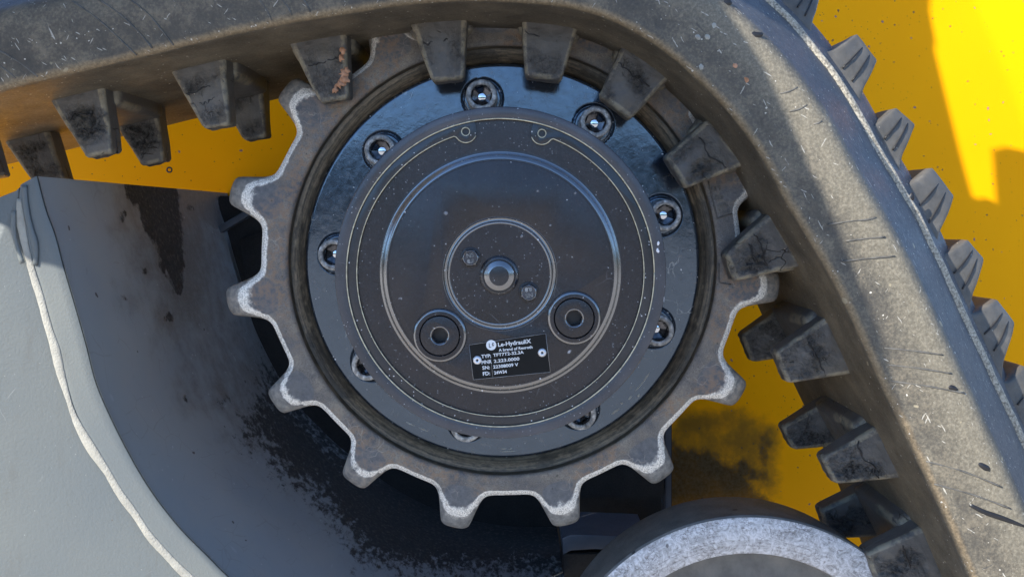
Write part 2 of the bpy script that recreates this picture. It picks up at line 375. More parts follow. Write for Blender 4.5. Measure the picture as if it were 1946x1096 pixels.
def m_yellow():
    s = NT('yellow machine paint')
    n0 = s.noise(5, 3, .5); n1 = s.noise(30, 6, .65); n2 = s.noise(240, 4, .6)
    col = s.ramp(n0, [(.3, (.94, .385, .0)), (.7, (.98, .415, .0))])
    d = s.math('ADD', s.attr('dirt'), s.math('MULTIPLY', s.math('SUBTRACT', n1, .5), 1.0))
    col = s.mix(s.math('MULTIPLY', s.step(d, .30, .95), .85), col, (.15, .095, .02))
    col = s.mix(s.math('MULTIPLY', s.specks(110, .26, .35), s.math('MULTIPLY', s.step(n1, .45, .55), .9)), col, (.13, .085, .05))
    col = s.mix(s.math('MULTIPLY', s.specks(210, .34, .35), s.math('MULTIPLY', s.step(n1, .47, .56), .8)), col, (.16, .10, .03))
    col = s.mix(s.math('MULTIPLY', s.specks(45, .15, .30), .8), col, (.16, .13, .16))
    g = s.step(s.math('ADD', s.attr('grease'), s.math('MULTIPLY', s.math('SUBTRACT', n1, .5), 1.3)), .34, .70)
    col = s.mix(s.math('MULTIPLY', g, .82), col, s.ramp(n2, [(.35, (.016, .015, .012)), (.7, (.075, .066, .045))]))
    return s.out(col, s.mix(g, (.45, .45, .45), (.6, .6, .6)), s.bump(n2, .12, .0006), spec=.08)

def m_roller():
    s = NT('scuffed roller steel')
    n0 = s.noise(24, 6, .7, 1.2); n1 = s.noise(130, 6, .72, 1.8); n2 = s.noise(420, 4, .7)
    col = s.ramp(n1, [(.32, (.20, .185, .17)), (.46, (.46, .45, .45)), (.60, (.72, .71, .72))])
    col = s.mix(s.math('MULTIPLY', s.step(n0, .52, .66), .5), col, (.22, .20, .20))
    col = s.mix(s.math('MULTIPLY', s.hairs(210, .10, 60, .50, (1, 1, 1.9), warp=1.6), .7), col, (.10, .08, .075))
    col = s.mix(s.math('MULTIPLY', s.specks(70, .22, .18), .8), col, (.05, .045, .045))
    d_ = s.n.new('ShaderNodeVectorMath'); d_.operation = 'MULTIPLY_ADD'; s.L(s.tc.outputs['Object'], d_.inputs[0]); d_.inputs[1].default_value = (1, 0, 1); d_.inputs[2].default_value = (-.219, 0, .463)
    l_ = s.n.new('ShaderNodeVectorMath'); l_.operation = 'LENGTH'; s.L(d_.outputs[0], l_.inputs[0])
    cb_ = s.n.new('ShaderNodeCombineXYZ'); s.L(s.math('MULTIPLY', l_.outputs['Value'], 700.0), cb_.inputs[0]); s.L(s.math('MULTIPLY', n0, 5.0), cb_.inputs[1])
    sc = s.noise(1.0, 4, .6, v=cb_.outputs[0]); col = s.mix(s.math('MULTIPLY', s.step(sc, .48, .62), .4), col, (.62, .62, .62)); col = s.mix(s.math('MULTIPLY', s.step(sc, .44, .34), .4), col, (.14, .13, .125))
    bp = s.bump(n1, .35, .002); bp = s.bump(sc, .3, .0008, bp)
    return s.out(col, .42, bp, metal=.25, spec=.5)

BELT = m_belt(); LUG = m_lug(); TREAD = m_tread(); SPR = m_sprocket(); HUB = m_hub(); COVER = m_cover()
RIM = m_cover('black rim paint', (.040, .041, .047), (.16, .28), .16)
RINGM = m_cover('black ring steel', (.018, .019, .022), (.13, .22), .12)
EDGE = m_edge(); GUARD = m_guard(); PLATE = m_plate(); YEL = m_yellow(); ROLL = m_roller()
WELD = m_simple('pale weld bead', [(.27, .265, .235), (.39, .38, .33)], .6, scale=60, bump=.5, bd=.002)
BOLTM = m_simple('worn black bolt steel', [(.07, .07, .072), (.24, .24, .235), (.60, .59, .57)], .4, .2, 230, .4, .0008)
SOCK = m_simple('bright socket steel', [(.05, .05, .055), (.14, .14, .15)], .18, .9, 200, .2, .0003)
FLOORM = m_simple('polished socket floor', [(.55, .56, .58), (.62, .63, .66)], .08, 1.0, 200, .05, .0002)
DARKP = m_simple('dark socket paint', [(.008, .008, .010), (.016, .016, .018)], .4, 0, 60, .2, .0004)
BRASS = m_simple('scraped ring edge', [(.34, .30, .21), (.78, .70, .50)], .35, .4, 300, .3, .0004)
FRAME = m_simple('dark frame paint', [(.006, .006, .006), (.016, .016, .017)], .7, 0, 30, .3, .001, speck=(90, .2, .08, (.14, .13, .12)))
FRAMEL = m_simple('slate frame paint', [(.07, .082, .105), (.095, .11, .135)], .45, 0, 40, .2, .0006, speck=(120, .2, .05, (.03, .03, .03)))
BLACKP = m_simple('nameplate black', [(.005, .005, .005), (.010, .010, .010)], .45, 0, 60, .1, .0003, .2)
WHITE = m_simple('white print', [(.72, .72, .72), (.82, .82, .82)], .5, 0, 60, .1, .0002)
ALU = m_simple('aluminium rivet', [(.66, .66, .67), (.82, .82, .84)], .32, .6, 60, .1, .0002)
CHIP = m_simple('white paint chip', [(.70, .69, .72), (.82, .81, .82)], .6, 0, 60, .2, .0004)
RIDGE = m_simple('mould line rubber', [(.05, .05, .048), (.15, .142, .125)], .6, 0, 120, .3, .0006)
SHADEM = m_simple('shade blocker grey steel', [(.42, .41, .39), (.50, .49, .46)], .5, 0, 4, .1, .001)
RUST = m_simple('scraped ochre', [(.36, .16, .07), (.62, .36, .24)], .8, 0, 160, .6, .002)

def flatmat(o, m2, lim=.985):
    o.data.materials.append(m2)
    for p in o.data.polygons:
        if abs(p.normal.y) > lim: p.material_index = 1
# ------------------------------------------------------------------ ground
def m_ground():
    s = NT('pale gravel ground')
    n = s.noise(3, 6, .6); n2 = s.noise(60, 4, .6)
    col = s.ramp(n2, [(.3, (.42, .385, .34)), (.7, (.58, .54, .48))])
    return s.out(col, .9, s.bump(n2, .5, .01))
g = mesh_obj('ground', [(-400, -400, -.72), (400, -400, -.72), (400, 400, -.72), (-400, 400, -.72)], [(0, 1, 2, 3)], m_ground(), None, False)
g['kind'] = 'structure'
V = []; Fc = []  # unseen low rise added to darken the horizon in the hub's reflection
for i in range(181):
    a = R(180 + i * 2 - 180); h = 6.5 + 2.2 * noise.noise(Vector((i * .13, 2, 0))) + 1.1 * noise.noise(Vector((i * .5, 5, 0)))
    for rr0, z in ((52, -.8), (56, h * .55), (60, h * .9), (68, h), (90, -.8)): V.append((rr0 * math.cos(a), rr0 * math.sin(a), z))
for i in range(180):
    for k in range(4): Fc.append((i * 5 + k, i * 5 + k + 1, i * 5 + k + 6, i * 5 + k + 5))
hl = fixn(mesh_obj('added_rise', V, Fc, m_simple('added rise green', [(.030, .040, .022), (.060, .070, .038), (.09, .09, .06)], .9, 0, .5, .5, .3, fine=3), None)); hl['kind'] = 'structure'

# ------------------------------------------------------------------ yellow body side
yp = thing('body_panel', 'yellow painted steel body side behind the track, with oil stains and a sunlit patch', 'body panel', (.0, .45, -.72))
YP = .45
oil = [(1268, 846), (1300, 850), (1345, 862), (1392, 880), (1418, 905), (1440, 925), (1470, 960), (1500, 990), (1500, 1100), (1250, 1100), (1250, 860)]
drips = [[(1447, 818), (1456, 820), (1460, 870), (1456, 935), (1448, 940), (1446, 900), (1442, 860)],
         [(1380, 858), (1400, 868), (1425, 880), (1440, 905), (1436, 925), (1412, 905), (1385, 880)]]
dirtz = [(1270, 770), (1400, 765), (1490, 800), (1495, 950), (1250, 960)]
V = []; Fc = []; nx, nz = 300, 170; dirt = []; gre = []
X0, X1, Z0, Z1 = -1.3, .84, -.70, .42
for j in range(nz + 1):
    for i in range(nx + 1):
        x = X0 + (X1 - X0) * i / nx; z = Z0 + (Z1 - Z0) * j / nz
        # bend line on the right, where the sheet folds towards the front
        a = at(1850, 0, YP); b = at(1955, 260, YP); dx = b.x - a.x; dz = b.z - a.z; L_ = math.hypot(dx, dz)
        d = -((x - a.x) * dz - (z - a.z) * dx) / L_
        y = YP - (min(.10, .45 * max(0, d) ** 1.15) if d > 0 else 0) - .003 * noise.noise(Vector((x * 3, z * 3, 0)))
        V.append((x, max(y, YP - .35), z)); px, py = topx((x, YP, z))
        if 1150 < px < 1600 and 650 < py < 1200:
            dirt.append(max(0, min(1, .5 - sdist(px, py, dirtz) / 60)) * .8)
            q = min([sdist(px, py, oil)] + [sdist(px, py, k) + 3 for k in drips]); gre.append(max(0, min(1, .5 - q / 60)))
        else: dirt.append(0.0); gre.append(0.0)
for j in range(nz):
    for i in range(nx):
        k = j * (nx + 1) + i; Fc.append((k, k + 1, k + nx + 2, k + nx + 1))
o = mesh_obj('panel_sheet', V, Fc, YEL, yp, True, {'dirt': dirt, 'grease': gre})
sm = o.modifiers.new('thickness', 'SOLIDIFY'); sm.thickness = .006; sm.offset = -1
for hx, hy in ((322, 323),):
    p = at(hx, hy, YP - .001); lathe('hole_disc', [(0.0, p.y + .001), (.0022, p.y), (.0036, p.y - .001), (.0046, p.y - .0005), (.005, p.y + .002)], p.x, p.z, DARKP, yp, 20)  # dark raised disc drawn in place of a small dark hole
reloc(yp)

# ------------------------------------------------------------------ track frame: grey side plate, weld, curved guard, dark beams
RY = -.05
rim_in = [(70, 335), (82, 383), (92, 415), (104, 446), (120, 507), (142, 582), (163, 656), (182, 729), (214, 803), (254, 880), (294, 944), (344, 1007), (394, 1057), (431, 1094),
          (500, 1150), (600, 1225), (720, 1290), (850, 1332), (980, 1350), (1110, 1352)]
weld = [(38, 352), (35, 385), (42, 432), (52, 482), (67, 530), (83, 586), (100, 648), (120, 722), (140, 787), (167, 840), (197, 884), (224, 930), (254, 974), (284, 1017), (317, 1054), (354, 1091),
        (430, 1160), (530, 1240), (650, 1310), (800, 1370), (1000, 1400), (1110, 1402)]
tf = thing('undercarriage', 'blue grey welded track frame, curved guard plate wrapped round the sprocket with grease stains', 'undercarriage', (-.3, .1, -.66))
def pth(P, Y, step=.004, sm=2):
    q = [at(x, y, Y) for x, y in P]; return smooth_path(resample(catmull(q, 10), step), sm)
Pin = pth(rim_in, RY); Pw = pth(weld, RY)
# curved guard: swept straight back from the rim
gdepth = [0, .0015, .004] + [.004 + (.50 - .004) * (k / 70) for k in range(1, 71)]
def nrm2(P, i):
    t = (P[min(i + 2, len(P) - 1)] - P[max(i - 2, 0)]).normalized(); return Vector((t.z, 0, -t.x)).normalized()   # towards the outside (left / below)
stA = [(236, 340), (300, 345), (338, 352), (345, 420), (348, 470), (352, 500), (346, 520), (352, 545), (344, 560), (335, 556), (322, 530), (305, 505), (298, 470), (282, 445), (268, 420), (262, 395), (240, 372)]
stA2 = [(345, 355), (362, 350), (392, 350), (430, 365), (430, 440), (400, 430), (360, 385)]
blobs = [(322, 601, 11), (236, 404, 5), (231, 420, 4), (238, 566, 5), (276, 516, 5), (352, 757, 4), (362, 398, 3), (416, 762, 3), (357, 392, 3), (368, 395, 3)]
stB = [(470, 832), (505, 845), (540, 905), (600, 935), (640, 985), (690, 1060), (760, 1075), (850, 1082), (1000, 1085), (1110, 1090), (1110, 900), (980, 880), (760, 880), (640, 850), (560, 760), (520, 680), (500, 760), (480, 790)]
V = []; Fc = []; A = {'dirt': [], 'grease': []}
NP = len(Pin); ND = len(gdepth)
for i in range(NP):
    nr = nrm2(Pin, i)
    for k, dd in enumerate(gdepth):
        p = Pin[i] + nr * (0.0012 if k == 0 else (0.0003 if k == 1 else 0)) * -1 + Vector((0, dd, 0))
        V.append(p); px, py = topx(p)
        g1 = min(sdist(px, py, stA), sdist(px, py, stB) * .6)
        g1 = min([g1] + [math.hypot((px - bx) * 1.2, py - by) - br for bx, by, br in blobs if abs(px - bx) < 40])
        A['grease'].append(max(0, min(1, .5 - g1 / (26 if px < 420 else 110))))
        dirt = max(0, min(1, dd / .26)) * .62
        if sdist(px, py, stA2) < 0: dirt = 1
        if py > 700: dirt *= max(.15, 1 - (py - 700) / 260)
        dirt += max(0, 1 - abs(g1) / 70) * .35
        A['dirt'].append(min(1, dirt))
for i in range(NP - 1):
    for k in range(ND - 1):
        a = i * ND + k; Fc.append((a, a + 1, a + ND + 1, a + ND))
o = mesh_obj('guard_plate', V, Fc, GUARD, tf, True, A, 50)
bm = bmesh.new(); bm.from_mesh(o.data)
bmesh.ops.recalc_face_normals(bm, faces=bm.faces)
bm.to_mesh(o.data); bm.free()
# rim strip: the guard's front edge between weld and inner edge, a real flat bar
def ribbon(name, A_, B_, y0, y1, m, parent, bev=.0):
    n = 160
    def samp(P, k):
        f = k / (n - 1) * (len(P) - 1); i = int(f); return P[i].lerp(P[min(i + 1, len(P) - 1)], f - i)
    a = [samp(A_, k) for k in range(n)]; b = [samp(B_, k) for k in range(n)]
    V = []; Fc = []; rows = 7
    for k in range(n):
        for r in range(rows + 1):
            f = r / rows; p = a[k].lerp(b[k], f); e = min(f, 1 - f) * rows
            V.append((p.x, y0 + (.0012 if e < .5 else 0), p.z))
        V.append((b[k].x, y1, b[k].z)); V.append((a[k].x, y1, a[k].z))
    q = rows + 3
    for k in range(n - 1):
        for r in range(q):
            r2 = (r + 1) % q; Fc.append((k * q + r, k * q + r2, (k + 1) * q + r2, (k + 1) * q + r))
    Fc.append(tuple(range(q))); Fc.append(tuple((n - 1) * q + r for r in range(q)))
    return fixn(mesh_obj(name, V, Fc, m, parent, True, None, 40))
strip = ribbon('guard_rim', [p + Vector((-.0006, 0, 0)) for p in Pin], Pw, RY - .0005, RY + .03, PLATE, tf)
fixn(strip)
# large side plate left of the weld
pl = [(-420, 470), (-200, 440), (0, 374), (30, 362), (36, 356)] + weld[1:] + [(1110, 1500), (-420, 1500)]
pp = [at(x, y, RY + .004) for x, y in pl]
plate('side_plate', [(p.x, p.z) for p in pp], [], RY + .004, RY + .024, PLATE, tf, .0015)
# weld bead with ripples
wp = smooth_path([p.copy() for p in Pw], 3); rr = []
for i, p in enumerate(wp):
    k = i / len(wp); base = .0035 + .0026 * noise.noise(Vector((i * .09, 0, 3))) + .0004 * noise.noise(Vector((i * .8, 0, 8)))
    if i < 10: base *= i / 10 + .15
    rr.append(max(.0012, base)); p.y -= .0005; p.x += .0012 * noise.noise(Vector((i * .12, 5, 0)))
tube('weld_bead', wp[3:], rr[3:], WELD, tf, 14, .26)
w2 = [at(x, y, RY - .0015) for x, y in ((46, 352), (48, 378), (52, 410), (60, 440), (66, 462), (68, 486), (66, 505))]
w2 = resample(catmull(w2, 8), .004); tube('weld_bead', w2, [.0026 + .0012 * noise.noise(Vector((i * .2, 9, 0))) for i in range(len(w2))], PLATE, tf, 8, .5)
w3 = [at(x, y, RY - .0015) for x, y in ((26, 400), (26, 440), (33, 470), (44, 505))]
w3 = resample(catmull(w3, 8), .004); tube('weld_bead', w3, [.0022 + .001 * noise.noise(Vector((i * .2, 4, 0))) for i in range(len(w3))], PLATE, tf, 8, .5)
# thickness of the guard's top end and the dark structure behind the sprocket
def pbox(name, px0, py0, px1, py1, Y, depth, m, parent, bevel=.0015):
    a = at(px0, py1, Y); b = at(px1, py0, Y); return box(name, (a.x, Y, a.z), (b.x, Y + depth, b.z), m, parent, bevel)
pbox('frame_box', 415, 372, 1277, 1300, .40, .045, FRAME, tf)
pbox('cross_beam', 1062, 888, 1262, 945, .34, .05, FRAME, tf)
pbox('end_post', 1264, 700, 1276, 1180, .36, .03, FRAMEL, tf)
q = [at(x, y, .22) for x, y in ((1068, 1022), (1085, 1015), (1130, 1016), (1230, 1020), (1230, 1048), (1130, 1043), (1085, 1046), (1070, 1054))]
plate('stop_block', [(p.x, p.z) for p in q], [], .22, .30, FRAMEL, tf, .002)
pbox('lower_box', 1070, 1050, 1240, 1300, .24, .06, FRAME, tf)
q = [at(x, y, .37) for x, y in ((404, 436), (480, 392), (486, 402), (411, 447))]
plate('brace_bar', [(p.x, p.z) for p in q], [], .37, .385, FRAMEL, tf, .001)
q = [at(x, y, .385) for x, y in ((455, 455), (500, 440), (505, 560), (470, 560))]
plate('gusset', [(p.x, p.z) for p in q], [], .385, .395, FRAME, tf, .001)
reloc(tf)

# ------------------------------------------------------------------ rubber track
tr = thing('rubber_track', 'worn black rubber track looping over the sprocket, dusty side wall and inner drive lugs', 'rubber track', (.1, .05, .2))
c1 = [(-700, 342), (-500, 293), (-300, 245), (-150, 208), (0, 172), (77, 152), (170, 131), (260, 109), (350, 87), (434, 67), (540, 45), (650, 27), (767, 9), (870, 1), (950, 2), (1030, 7), (1091, 15), (1150, 32), (1204, 58), (1258, 92), (1303, 129), (1374, 198), (1415, 250),
      (1452, 302), (1499, 391), (1535, 450), (1567, 503), (1602, 568), (1635, 640), (1660, 693), (1682, 744), (1714, 810), (1744, 876), (1775, 940), (1803, 1000), (1845, 1100), (1900, 1235), (1960, 1390), (2010, 1520)]
CY = -.10
P0 = [at(x, y, CY) for x, y in c1]; Pc = smooth_path(resample(catmull(P0, 12), .005), 14)
sec = []  # n (outward), y, dust with painted sunlit paleness, edge, inner, lip
def S(n, y, dust_sun=0, edge=0, inner=0, lip=0): sec.append((n, y, dust_sun, edge, inner, lip))
for y in (.22, .215, .18, .14, .10, .06, .03, 0, -.03, -.045, -.06, -.075, -.088): S(0 if y < .21 else .004, y, 0, 0, 1, 0)
S(-.0003, -.094, 0, .3, .7); S(.0004, -.0975, 0, .9, .3); S(.0022, -.1000, .1, 1.0, 0); S(.0045, -.1008, .3, .8, 0); S(.009, -.1014, .5, .35, 0)
for k in range(1, 9): S(.009 + k * .0058, -.1014 - .0042 * math.sin(k / 8 * PI * .62), (.35, .40, .5, .65, .8, .95, 1.0, 1.0)[k - 1], 0, 0, 0)  # dust climbs to the crest, also painting in the sunlit stripe
S(.0600, -.1035, .75); S(.0640, -.1005, .5); S(.0680, -.0960, .25); S(.0740, -.0880, .08)
S(.0850, -.0720, .05); S(.0960, -.0560, .05); S(.1060, -.0415, .05); S(.1110, -.0345, .1)
S(.1135, -.0322, .3, 0, 0, .7); S(.1150, -.0325, .3, 0, 0, 1); S(.1185, -.0318, .3, 0, 0, 1); S(.1200, -.0300, .1, 0, 0, .8); S(.1208, -.0270, 0, 0, 0, .1)
S(.1235, -.0235, 0); S(.1300, -.0150, 0); S(.1370, -.0070, 0); S(.1430, .0010, 0); S(.1480, .012); S(.1500, .03); S(.150, .10); S(.150, .20); S(.140, .22); S(.06, .225)
V = []; Fc = []; A = {'n': [], 'dust_sun': [], 'edge': [], 'inner': [], 'lip': [], 'bev': []}
NS = len(sec)
def cn(P, i):
    t = (P[min(i + 2, len(P) - 1)] - P[max(i - 2, 0)]).normalized(); return Vector((-t.z, 0, t.x)).normalized()
for i, p in enumerate(Pc):
    nv = cn(Pc, i)
    for (n, y, d, e, inn, lp) in sec:
        wob = .0008 * noise.noise(Vector((i * .05, n * 30, y * 10)))
        yy = y + wob
        if lp > .2: yy += .0009 * noise.noise(Vector((i * .35, n * 200, 0))); n += .0010 * noise.noise(Vector((i * .22, 7, 0)))
        if e > .6: yy += .0005 * noise.noise(Vector((i * .5, 3, 1)))
        V.append((p.x + nv.x * n, yy, p.z + nv.z * n))
        A['n'].append(n); A['dust_sun'].append(d * (.5 + .5 * min(1, max(0, (p.x - .0) / .2)))); A['edge'].append(e); A['inner'].append(inn); A['lip'].append(lp); A['bev'].append(1.0 if n > .066 and lp < .5 else 0.0)  # heavier pale dust on the right run paints in its sunlit look
for i in range(len(Pc) - 1):
    for k in range(NS):
        k2 = (k + 1) % NS; Fc.append((i * NS + k, i * NS + k2, (i + 1) * NS + k2, (i + 1) * NS + k))
Fc += [tuple(range(NS)), tuple((len(Pc) - 1) * NS + k for k in range(NS))]
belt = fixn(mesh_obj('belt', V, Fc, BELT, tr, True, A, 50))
def rlug(name, cor, y0, y1, m, parent, rad=.004, n=22, torn=1.0, seed=0, tipback=.004, flare=0):
    """rounded, tapered lug. cor = base0, base1, tip1, tip0 in world XZ"""
    b0, b1, t1, t0 = [Vector((c.x, 0, c.z)) for c in cor]
    a = ((b1 - b0).length + (t1 - t0).length) / 4; b = ((b0 + b1) / 2 - (t0 + t1) / 2).length / 2; c = (y1 - y0) / 2
    H = (a, b, c); idx = {}; V = []; Fc = []; tornA = []; edgeA = []
    def vert(i, j, k):
        key = (i, j, k)
        if key in idx: return idx[key]
        q = []
        for t, h in zip((i, j, k), H):
            q.append((2 * t / n - 1) * h)
        # push samples towards the edges so the rounding is well resolved
        inner = [max(-(h - rad), min(h - rad, x)) for x, h in zip(q, H)]
        d = Vector([x - y for x, y in zip(q, inner)]); 
        if d.length > 1e-9: d = d.normalized() * rad
        s_ = [inner[t] + d[t] for t in range(3)]
        u, v, w_ = (s_[t] / H[t] for t in range(3))
        fv = (v + 1) / 2
        if flare: u *= 1 + flare * max(0, 1 - fv / .42) ** 2
        fu = (u + 1) / 2
        P = b0.lerp(b1, fu).lerp(t0.lerp(t1, fu), fv)
        y = y0 + (w_ + 1) / 2 * (y1 - y0) + (tipback * fv * fv if w_ < 0 else 0)
        P = Vector((P.x, y, P.z)); so_ = Vector((seed * 3.7, seed * 1.3, 0))
        tn = 0.0
        if w_ < -.2:
            mx = max(0, 1 - abs(u) ** 4) * max(0, 1 - abs((fv - .62) / .45) ** 3) * torn
            f = noise.fractal(P * 90 + so_, 1.0, 2.1, 4); f2 = noise.noise(P * 45 + so_)
            tn = max(0, min(1, mx * (.55 + 1.3 * f2)))
            f3 = noise.fractal(P * 210 + so_, 1.0, 2.1, 3)
            P.y += tn * (.0010 + .0065 * abs(f) + .0026 * abs(f3)) - (.0007 * f) * (1 - tn)
        lump = noise.noise(P * 32 + so_ * 2) * .0011
        P += Vector((u * lump, 0, (v) * lump))
        if fv > .93: P += Vector((noise.noise(P * 160 + so_), 0, noise.noise(P * 150 - so_))) * .0010 * torn
        idx[key] = len(V); V.append(P); tornA.append(tn)
        nz_ = sum(1 for t in range(3) if abs(abs(s_[t]) - H[t]) > 1e-7 and abs(s_[t]) > H[t] - rad * .999)
        edgeA.append(1.0 if (d.length > 0 and nz_ >= 1 and sum(abs(x) > 1e-9 for x in d) >= 2 and w_ < 0) else 0.0)
        return idx[key]
    for i in range(n):
        for j in range(n):
            for f in range(6):
                ax = f // 2; side = n if f % 2 else 0; pts = []
                for (p, q) in ((i, j), (i + 1, j), (i + 1, j + 1), (i, j + 1)):
                    t = [0, 0, 0]; t[ax] = side; t[(ax + 1) % 3] = p; t[(ax + 2) % 3] = q; pts.append(vert(*t))
                Fc.append(tuple(pts) if f % 2 else tuple(reversed(pts)))
    return fixn(mesh_obj(name, V, Fc, m, parent, True, {'torn': tornA, 'edge': edgeA}))
LY = -.03
front_lugs = []
lugs = [((-140, 250), (-38, 226), (-8, 334), (-73, 345)), ((92, 195), (199, 170), (210, 288), (158, 299)), ((322, 140), (430, 115), (434, 236), (384, 246)), ((548, 88), (660, 64), (662, 184), (606, 194)),
        ((776, 42), (891, 30), (881, 148), (820, 154)), ((989, 32), (1102, 50), (1068, 152), (998, 144)), ((1180, 85), (1277, 148), (1200, 226), (1140, 183)), ((1335, 232), (1410, 318), (1306, 358), (1265, 298)),
        ((1456, 406), (1517, 512), (1399, 535), (1379, 483)), ((1564, 604), (1622, 713), (1500, 731), (1477, 672)), ((1658, 812), (1712, 911), (1590, 924), (1566, 872)), ((1745, 1002), (1800, 1110), (1672, 1120), (1650, 1056)),
        ((1832, 1206), (1884, 1310), (1760, 1330), (1736, 1262))]
for k, cq in enumerate(lugs):
    c4 = [at(x, y, LY) for x, y in cq]
    mid = ((c4[0] + c4[1]) - (c4[2] + c4[3])).normalized()
    c4[0] += mid * .006; c4[1] += mid * .006
    lg = rlug('drive_lug', c4, LY, LY + .026, LUG, tr, .0042, 42, 1.0 if k not in (4, 5) else .55, k + 1)
    front_lugs.append((lg, [c.copy() for c in c4]))
    if k == 3: lg['label'] = 'drive lug with orange rust smears torn into its face'
    r2 = lg.copy(); C.objects.link(r2); r2.parent = tr; r2.location.y += .115; r2.name = 'drive_lug'
    # embedded core foot between the lugs, seen as a lump on the inner face
    if 0 < k < 12:
        b0, b1 = c4[0], c4[1]
        rlug('lug_root', [b0 - (b1 - b0) * .12 + mid * .006, b1 + (b1 - b0) * .12 + mid * .006, b1 + (b1 - b0) * .0 - mid * .018, b0 - (b1 - b0) * .0 - mid * .018], LY + .02, LY + .125, LUG, tr, .006, 12, 0, k + 40, 0)
# cracks across the faces of the front lugs
rnd = random.Random(11)
for lgo, c4 in front_lugs:
    b0, b1, t1, t0 = c4
    for q in range(rnd.choice((1, 1, 2))):
        am = rnd.uniform(.05, .20); fr_ = rnd.uniform(2, 6)
        f0 = rnd.uniform(.34, .46) + q * .22; a_, b_ = (rnd.uniform(.05, .3), rnd.uniform(.6, .95)); P = []; seed = rnd.random() * 50
        for k in range(15):
            fu = a_ + (b_ - a_) * k / 14; fv = f0 + am * noise.noise(Vector((fu * fr_ + seed, seed, 0))) + .05 * noise.noise(Vector((fu * 16 + seed, 3, 0)))
            p = b0.lerp(b1, fu).lerp(t0.lerp(t1, fu), fv); P.append(Vector((p.x, LY + .004 * fv * fv + .0009, p.z)))
        tube('crack', P, [.0006 + .0012 * max(0, noise.noise(Vector((k * .5 + seed, 1, 1)))) * (1 if 0 < k < 14 else 0) for k in range(15)], DARKP, lgo, 6, 1.4)
# ochre smears on the third visible lug (clinging clay)
for (x, y, s_, k) in ((650, 95, .0032, 1), (648, 110, .0026, 2), (652, 140, .0036, 3), (655, 152, .0042, 4), (645, 160, .0034, 5), (636, 170, .0024, 6), (658, 133, .0024, 7)):
    p = at(x, y, LY + .0006); V = []; m_ = 14
    for i in range(m_):
        a = 2 * PI * i / m_; r = s_ * (1 + .5 * noise.noise(Vector((math.cos(a) * 1.5, math.sin(a) * 1.5, k * 3.1))))
        r *= 1 + .7 * noise.noise(Vector((math.cos(a) * 4, math.sin(a) * 4, k * 1.7))); V.append((p.x + r * math.cos(a) * 1.1, p.y + .002, p.z + r * math.sin(a) * 1.15))
    V += [(v[0] * .6 + p.x * .4, p.y - .0001, v[2] * .6 + p.z * .4) for v in V]
    V.append((p.x, p.y - .0002, p.z)); Fc = []
    for i in range(m_):
        j = (i + 1) % m_; Fc += [(i, j, m_ + j, m_ + i), (m_ + i, m_ + j, 2 * m_)]
    fixn(mesh_obj('clay_smear', V, Fc, RUST, tr))
# tread lugs on the outside of the belt
TY = -.016
treads = [((1497, -12), (1548, 46), (1560, 2), (1530, -40)), ((1578, 92), (1642, 180), (1668, 122), (1627, 69)), ((1660, 232), (1717, 306), (1742, 246), (1703, 213)), ((1720, 344), (1786, 462), (1816, 384), (1774, 329)),
          ((1792, 474), (1850, 580), (1873, 505), (1842, 468)), ((1848, 586), (1912, 700), (1934, 628), (1898, 583)), ((1912, 716), (1972, 840), (1995, 760), (1952, 712)), ((1975, 850), (2035, 980), (2060, 900), (2015, 850))]
for k, cq in enumerate(treads):
    c4 = [at(x, y, TY) for x, y in cq]
    mid = ((c4[0] + c4[1]) - (c4[2] + c4[3])).normalized()
    sh = mid * .012; c4[2] -= mid * .0085; c4[3] -= mid * .0085
    tl = rlug('tread_lug', [c4[0] + sh, c4[1] + sh, c4[2], c4[3]], TY, TY + .22, TREAD, tr, .0030, 18, 0, k + 20, .012, .34)
    for f in (.40, .68):
        a = c4[0].lerp(c4[1], f) - mid * -.002; b = a.lerp(c4[3].lerp(c4[2], f + .02), .93)
        P = []
        for t in range(9):
            q = a.lerp(b, t / 8); fv = t / 8; P.append(Vector((q.x, TY + .012 * fv * fv - .0002, q.z)))
        tube('mould_line', P, .0008, DARKP, tl, 6, .6)
# flash lines moulded across the side wall
mould = [[(1482, 178), (1500, 174), (1517, 165)], [(1500, 212), (1518, 208), (1538, 197)], [(1546, 236), (1556, 234), (1567, 226)],
         [(1573, 427), (1612, 421), (1650, 417), (1670, 411)], [(1607, 458), (1650, 453), (1687, 450)], [(1598, 497), (1650, 491), (1707, 486)],
         [(1680, 661), (1740, 667), (1798, 675)], [(1687, 693), (1750, 700), (1816, 711)], [(1694, 724), (1760, 733), (1834, 747)],
         [(1760, 876), (1830, 895), (1911, 928)], [(1775, 919), (1850, 940), (1929, 969)],
         [(137, 3), (180, 32), (225, 72), (262, 108)], [(184, -2), (225, 25), (262, 60), (295, 99)], [(244, -2), (280, 25), (305, 55), (331, 88)],
         [(0, 97), (40, 121), (77, 150)], [(0, 125), (20, 140), (38, 156)], [(491, -2), (507, 20), (519, 45)], [(534, -2), (548, 16), (558, 38)], [(576, -2), (586, 15), (593, 32)]]
def belt_y(p):
    best = min(range(0, len(Pc)), key=lambda i: (Pc[i].x - p.x) ** 2 + (Pc[i].z - p.z) ** 2)
    nv = cn(Pc, best); n = (p.x - Pc[best].x) * nv.x + (p.z - Pc[best].z) * nv.z
    fr = [q for q in sec if q[1] < -.02 and q[0] > -.001][0:]; fr = [q for q in sec if q[1] <= -.09]
    pr = [(q[0], q[1]) for q in sec[15:40]]
    for (n0, y0_), (n1, y1_) in zip(pr, pr[1:]):
        if n0 <= n <= n1: return y0_ + (y1_ - y0_) * (n - n0) / (n1 - n0 + 1e-9)
    return pr[0][1] if n < pr[0][0] else pr[-1][1]
